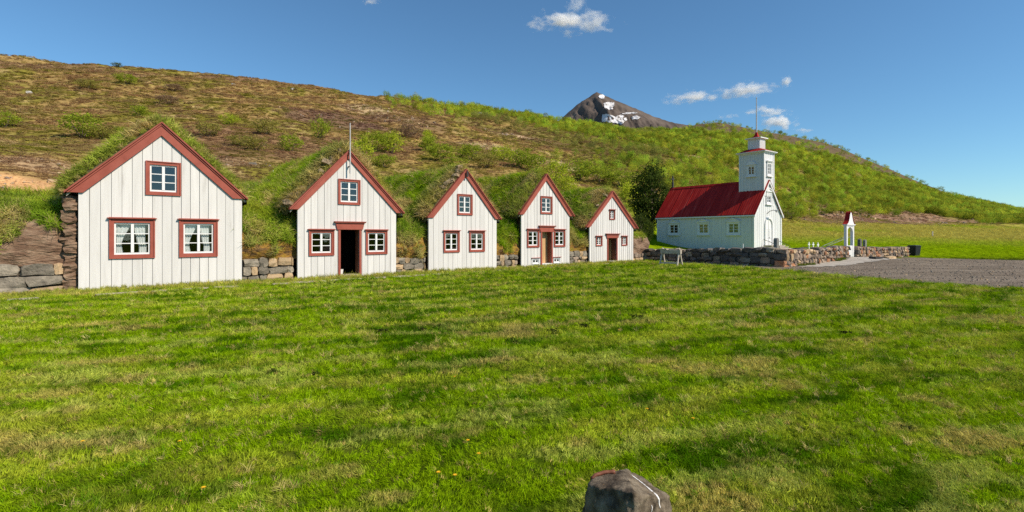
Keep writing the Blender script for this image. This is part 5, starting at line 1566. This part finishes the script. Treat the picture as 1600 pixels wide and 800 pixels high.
# clumps of torn turf on the lawn and dandelions
lawn_clods = [(685, 513.5), (652, 518), (603, 520), (430, 583), (237, 629), (1000, 500), (1070, 490), (1320, 522), (910, 513), (865, 522), (1462, 620), (1410, 668), (490, 587), (800, 535), (1008, 640)]
CL_M = [unlinked(leaf_cloud(9, 22, .11, 1700+s, .5, .22, .18, .24), 'clod', M['leaf_obj']).data for s in range(3)]
for i, (px, py) in enumerate(lawn_clods):
    Y = CAM_H*800/(py-368); p = ((px-800)/800*Y, Y)
    s = .016*Y*random.uniform(.8, 1.3)
    o = link_mesh('turf_clod', CL_M[i % 3], None, (p[0], p[1], gz(*p)), (0, 0, random.uniform(0, 6)), (s*1.5, s, s*.9)); o.color = (.035, .045, .012, 1)
    tag(o, 'small dark clod of torn turf lying on the lawn', 'turf clod', 'torn turf clods on the lawn')
mb = MB(); fl_c = []
for k in range(18):
    a = 2*math.pi*k/18
    for r_, zz in ((1, .0), (.7, .12)):
        a2 = a+(.17 if r_ < 1 else 0); mb.add([(0, 0, .0), (r_*.6*math.cos(a2-.2), r_*.6*math.sin(a2-.2), zz+.12), (r_*math.cos(a2), r_*math.sin(a2), zz+.18), (r_*.6*math.cos(a2+.2), r_*.6*math.sin(a2+.2), zz+.12)], [(0, 1, 2, 3)])
M['dandelion'] = surf('dandelion', [(.3, (.75,.42,.01)), (.7, (.8,.5,.02))], 50)
M['stem_green'] = surf('stem_green', [(.3, (.10,.15,.03)), (.7, (.13,.18,.04))], 50)
fm = mb.mesh('flower_head', M['dandelion'])
mb = MB(); mb.tube([(0, 0, 0), (.1, 0, .5), (0, 0, 1)], [.06, .05, .05], 5); sm = mb.mesh('flower_stem', M['stem_green'])
for i, (px, py) in enumerate([(281, 700), (685, 752), (711, 753), (731, 702), (748, 719), (710, 596), (1011, 649), (967, 521), (1083, 660), (129, 700), (318, 772), (1596, 455), (1588, 453), (1575, 452), (1560, 451), (1388, 446), (1430, 448)]):
    Y = CAM_H*800/(py-368); p = ((px-800)/800*Y, Y); hh = random.uniform(.045, .07)
    d = thing('dandelion', 'yellow dandelion flower in the foreground lawn' if py > 500 else 'yellow dandelion at the edge of the gravel', 'flower', (p[0], p[1], gz(*p)), random.uniform(0, 6), 'dandelions in the lawn' if py > 500 else 'dandelions along the gravel')
    link_mesh('head', fm, d, (0, 0, hh), None, (.017, .017, .017) if py > 500 else (.04, .04, .04)); link_mesh('stem', sm, d, None, None, (.03, .03, hh))
# weeds at the foot of the warm wall
for i, q in enumerate((1.1, 2.2, 5.6, 6.3)):
    p = YC + YB*q - YA*.45; P = np.column_stack([rng.normal(p.x, .10, 26), rng.normal(p.y, .06, 26), np.full(26, gz(p.x, p.y))])
    scatter('weed_tuft', P, euler_lean(rng.uniform(0, 6.28, 26), rng.uniform(0, .6, 26), rng.uniform(0, 6.28, 26)), rng.uniform(.10, .24, 26), np.tile([.15, .21, .02], (26, 1)), LONG_T,
            label='bright green weeds at the sunny foot of the churchyard wall', cat='weeds')

# ------------------------------------------------------------------ the mountain behind
def mountain():
    D = 2600.0; k = D/800
    ax, az = 133*k, 225*k
    def hz(x, y):
        from mathutils import noise as nz
        dx = x-ax; dy = y-D
        # ridge running down to the right and a shorter one to the left
        lft = np.interp(-dx, [0, 30*k, 55*k, 90*k, 160*k, 400*k], [225, 206, 184, 150, 100, 0])*k
        rgt = np.interp(dx, [0, 12*k, 40*k, 60*k, 90*k, 122*k, 170*k, 260*k, 420*k, 700*k], [225, 219, 207, 199, 186, 176, 170, 150, 90, 0])*k
        return np.where(dx < 0, lft, rgt)
    nx, ny = 420, 110; X = np.linspace(ax-320*k, ax+420*k, nx); Yv = D + np.concatenate([-np.linspace(700, 0, 80), np.linspace(12, 420, 30)])
    XX, YY = np.meshgrid(X, Yv)
    crest = hz(XX, YY); d = YY-D
    rib = fbm(XX/75+d/400, d/420, 5, 901)-.5; fine = fbm(XX/17+d/160, YY/90, 4, 911)-.5
    Z = crest - np.abs(d)*np.where(d < 0, .62, 1.1) + (rib*170*np.clip(np.abs(d)/300, 0, 1) + fine*46*np.clip(np.abs(d)/120, .12, 1))
    strata = np.sin(Z/17)*3.5*np.clip(np.abs(d)/100, 0, 1); Z = Z+strata
    Z = np.maximum(Z, -30)
    mb = MB(); mb.grid([[(XX[i, j], YY[i, j], Z[i, j]) for j in range(nx)] for i in range(ny)])
    t = thing('mountain', 'dark bare mountain peak with snow patches behind the green hill', 'mountain', (0, 0, 0), kind='structure')
    mb.build('slope', M['scree'], t, smooth=True)
    bv = BVHTree.FromPolygons([Vector(v) for v in mb.v], mb.f)
    snow = [[(936,149),(941,148),(945,151),(944,154),(940,155),(936,153)],
            [(943,162),(950,160),(959,161),(960,165),(957,168),(958,171),(950,172),(945,169)],
            [(942,180),(948,178),(955,181),(962,183),(970,180),(975,182),(972,187),(976,190),(972,195),(962,193),(950,191),(941,190)],
            [(970,178),(980,176),(992,176),(996,177),(990,178),(976,179)],
            [(986,183),(994,181),(1001,184),(997,187),(989,187)],
            [(974,185),(979,184),(980,188),(976,189)]]
    for poly in snow:
        k_ = MB(); P = []
        # subdivide the outline and drape it on the slope
        cx = sum(p[0] for p in poly)/len(poly); cy = sum(p[1] for p in poly)/len(poly); rings = []
        out = []
        for a, b in zip(poly, poly[1:]+poly[:1]):
            for f in (0, .14, .28, .42, .56, .7, .84): out.append((a[0]+(b[0]-a[0])*f+random.uniform(-.55, .55), a[1]+(b[1]-a[1])*f+random.uniform(-.55, .55)))
        for q in (.02, .35, .7, 1.0):
            row = []
            for (x, y) in out+out[:1]:
                dv = Vector(((cx+(x-cx)*q-800)/800, 1, (368-(cy+(y-cy)*q))/800)).normalized()
                h, nn, *_ = bv.ray_cast(Vector((0, 0, CAM_H)), dv)
                row.append(h+nn*2.5*(1 if nn.y < 0 else -1) if h is not None else None)
            rings.append(row)
        if all(p is not None for r in rings for p in r):
            k_.grid(rings); k_.build('snow_patch', M['snow'], t, smooth=True)
M['scree'] = surf('scree', [(.25, (.060,.045,.037)), (.45, (.095,.073,.058)), (.6, (.13,.10,.08)), (.8, (.17,.135,.105))], .012, 9, .95, .8, .05, 6)
mountain()

# ------------------------------------------------------------------ clouds
def cloud_mat(dens, seed, thr=.0):
    m, nt, out = new_mat('cloud_vapour')
    v = mnode(nt, 'ShaderNodeVolumePrincipled'); v.inputs['Color'].default_value = (1, 1, 1, 1); v.inputs['Anisotropy'].default_value = .2
    tc = mnode(nt, 'ShaderNodeTexCoord'); ln = mnode(nt, 'ShaderNodeVectorMath', operation='LENGTH'); nt.links.new(tc.outputs['Object'], ln.inputs[0])
    n = mnode(nt, 'ShaderNodeTexNoise', noise_dimensions='4D'); n.inputs['Scale'].default_value = 2.1; n.inputs['Detail'].default_value = 7; n.inputs['Roughness'].default_value = .58; n.inputs['W'].default_value = seed
    mp = mnode(nt, 'ShaderNodeMapping'); mp.inputs['Scale'].default_value = (1.6, 1, .8); nt.links.new(tc.outputs['Object'], mp.inputs[0]); nt.links.new(mp.outputs[0], n.inputs['Vector'])
    a = mnode(nt, 'ShaderNodeMath', operation='MULTIPLY_ADD'); nt.links.new(n.outputs[0], a.inputs[0]); a.inputs[1].default_value = 3.0; a.inputs[2].default_value = -1.02+thr
    b = mnode(nt, 'ShaderNodeMath', operation='SUBTRACT'); nt.links.new(a.outputs[0], b.inputs[0]); nt.links.new(ln.outputs['Value'], b.inputs[1])
    c = mnode(nt, 'ShaderNodeMath', operation='MULTIPLY', use_clamp=False); nt.links.new(b.outputs[0], c.inputs[0]); c.inputs[1].default_value = dens*1.8
    d = mnode(nt, 'ShaderNodeMath', operation='MAXIMUM'); nt.links.new(c.outputs[0], d.inputs[0]); d.inputs[1].default_value = 0
    nt.links.new(d.outputs[0], v.inputs['Density']); nt.links.new(v.outputs[0], out.inputs['Volume'])
    return m
def cloud(px, py, w, h, label, dens=.02, thr=0.0, rot=0.0, D=6000.0):
    k = D/800; mb = MB(); n = 20; m = 12
    rows = []
    for i in range(m+1):
        a = math.pi*i/m; rows.append([(math.sin(a)*math.cos(2*math.pi*j/n), math.sin(a)*math.sin(2*math.pi*j/n), math.cos(a)) for j in range(n+1)])
    mb.grid([r[::-1] for r in rows])
    o = mb.build('cloud', cloud_mat(dens, px*.37+py, thr)); o.location = ((px-800)*k, D, CAM_H+(368-py)*k); o.rotation_euler = (0, rot, 0)
    o.scale = (w/2*k*1.55, max(h, w*.4)/2*k*1.2, h/2*k*1.5)
    tag(o, label, 'cloud', 'small white clouds in the blue sky')
cloud(895, 35, 118, 32, 'largest wispy white cloud at the top of the sky', .020, .05)
cloud(898, 8, 50, 26, 'thin cloud wisp above the largest cloud at the top edge', .008, .0, -.5)
cloud(1080, 153, 78, 20, 'flat white cloud right of the mountain peak', .022, .05, -.08)
cloud(1168, 142, 86, 24, 'long slanting cloud straight above the flagpole of the church', .022, .05, -.14)
cloud(1229, 128, 15, 16, 'tiny white puff of cloud right above the long slanting cloud', .03, .12, .5)
cloud(1200, 174, 62, 15, 'flat white cloud behind the church flagpole', .022, .06)
cloud(1217, 192, 48, 22, 'roundest white cloud, low beside the church tower', .03, .14)
cloud(1140, 182, 38, 9, 'faint thin cloud left of the church flagpole', .010, .0)
cloud(1255, 204, 28, 8, 'small flat cloud lowest above the right hillside', .022, .05)
cloud(580, 2, 26, 12, 'small cloud scrap cut by the top edge above the flagpole house', .02, .05)
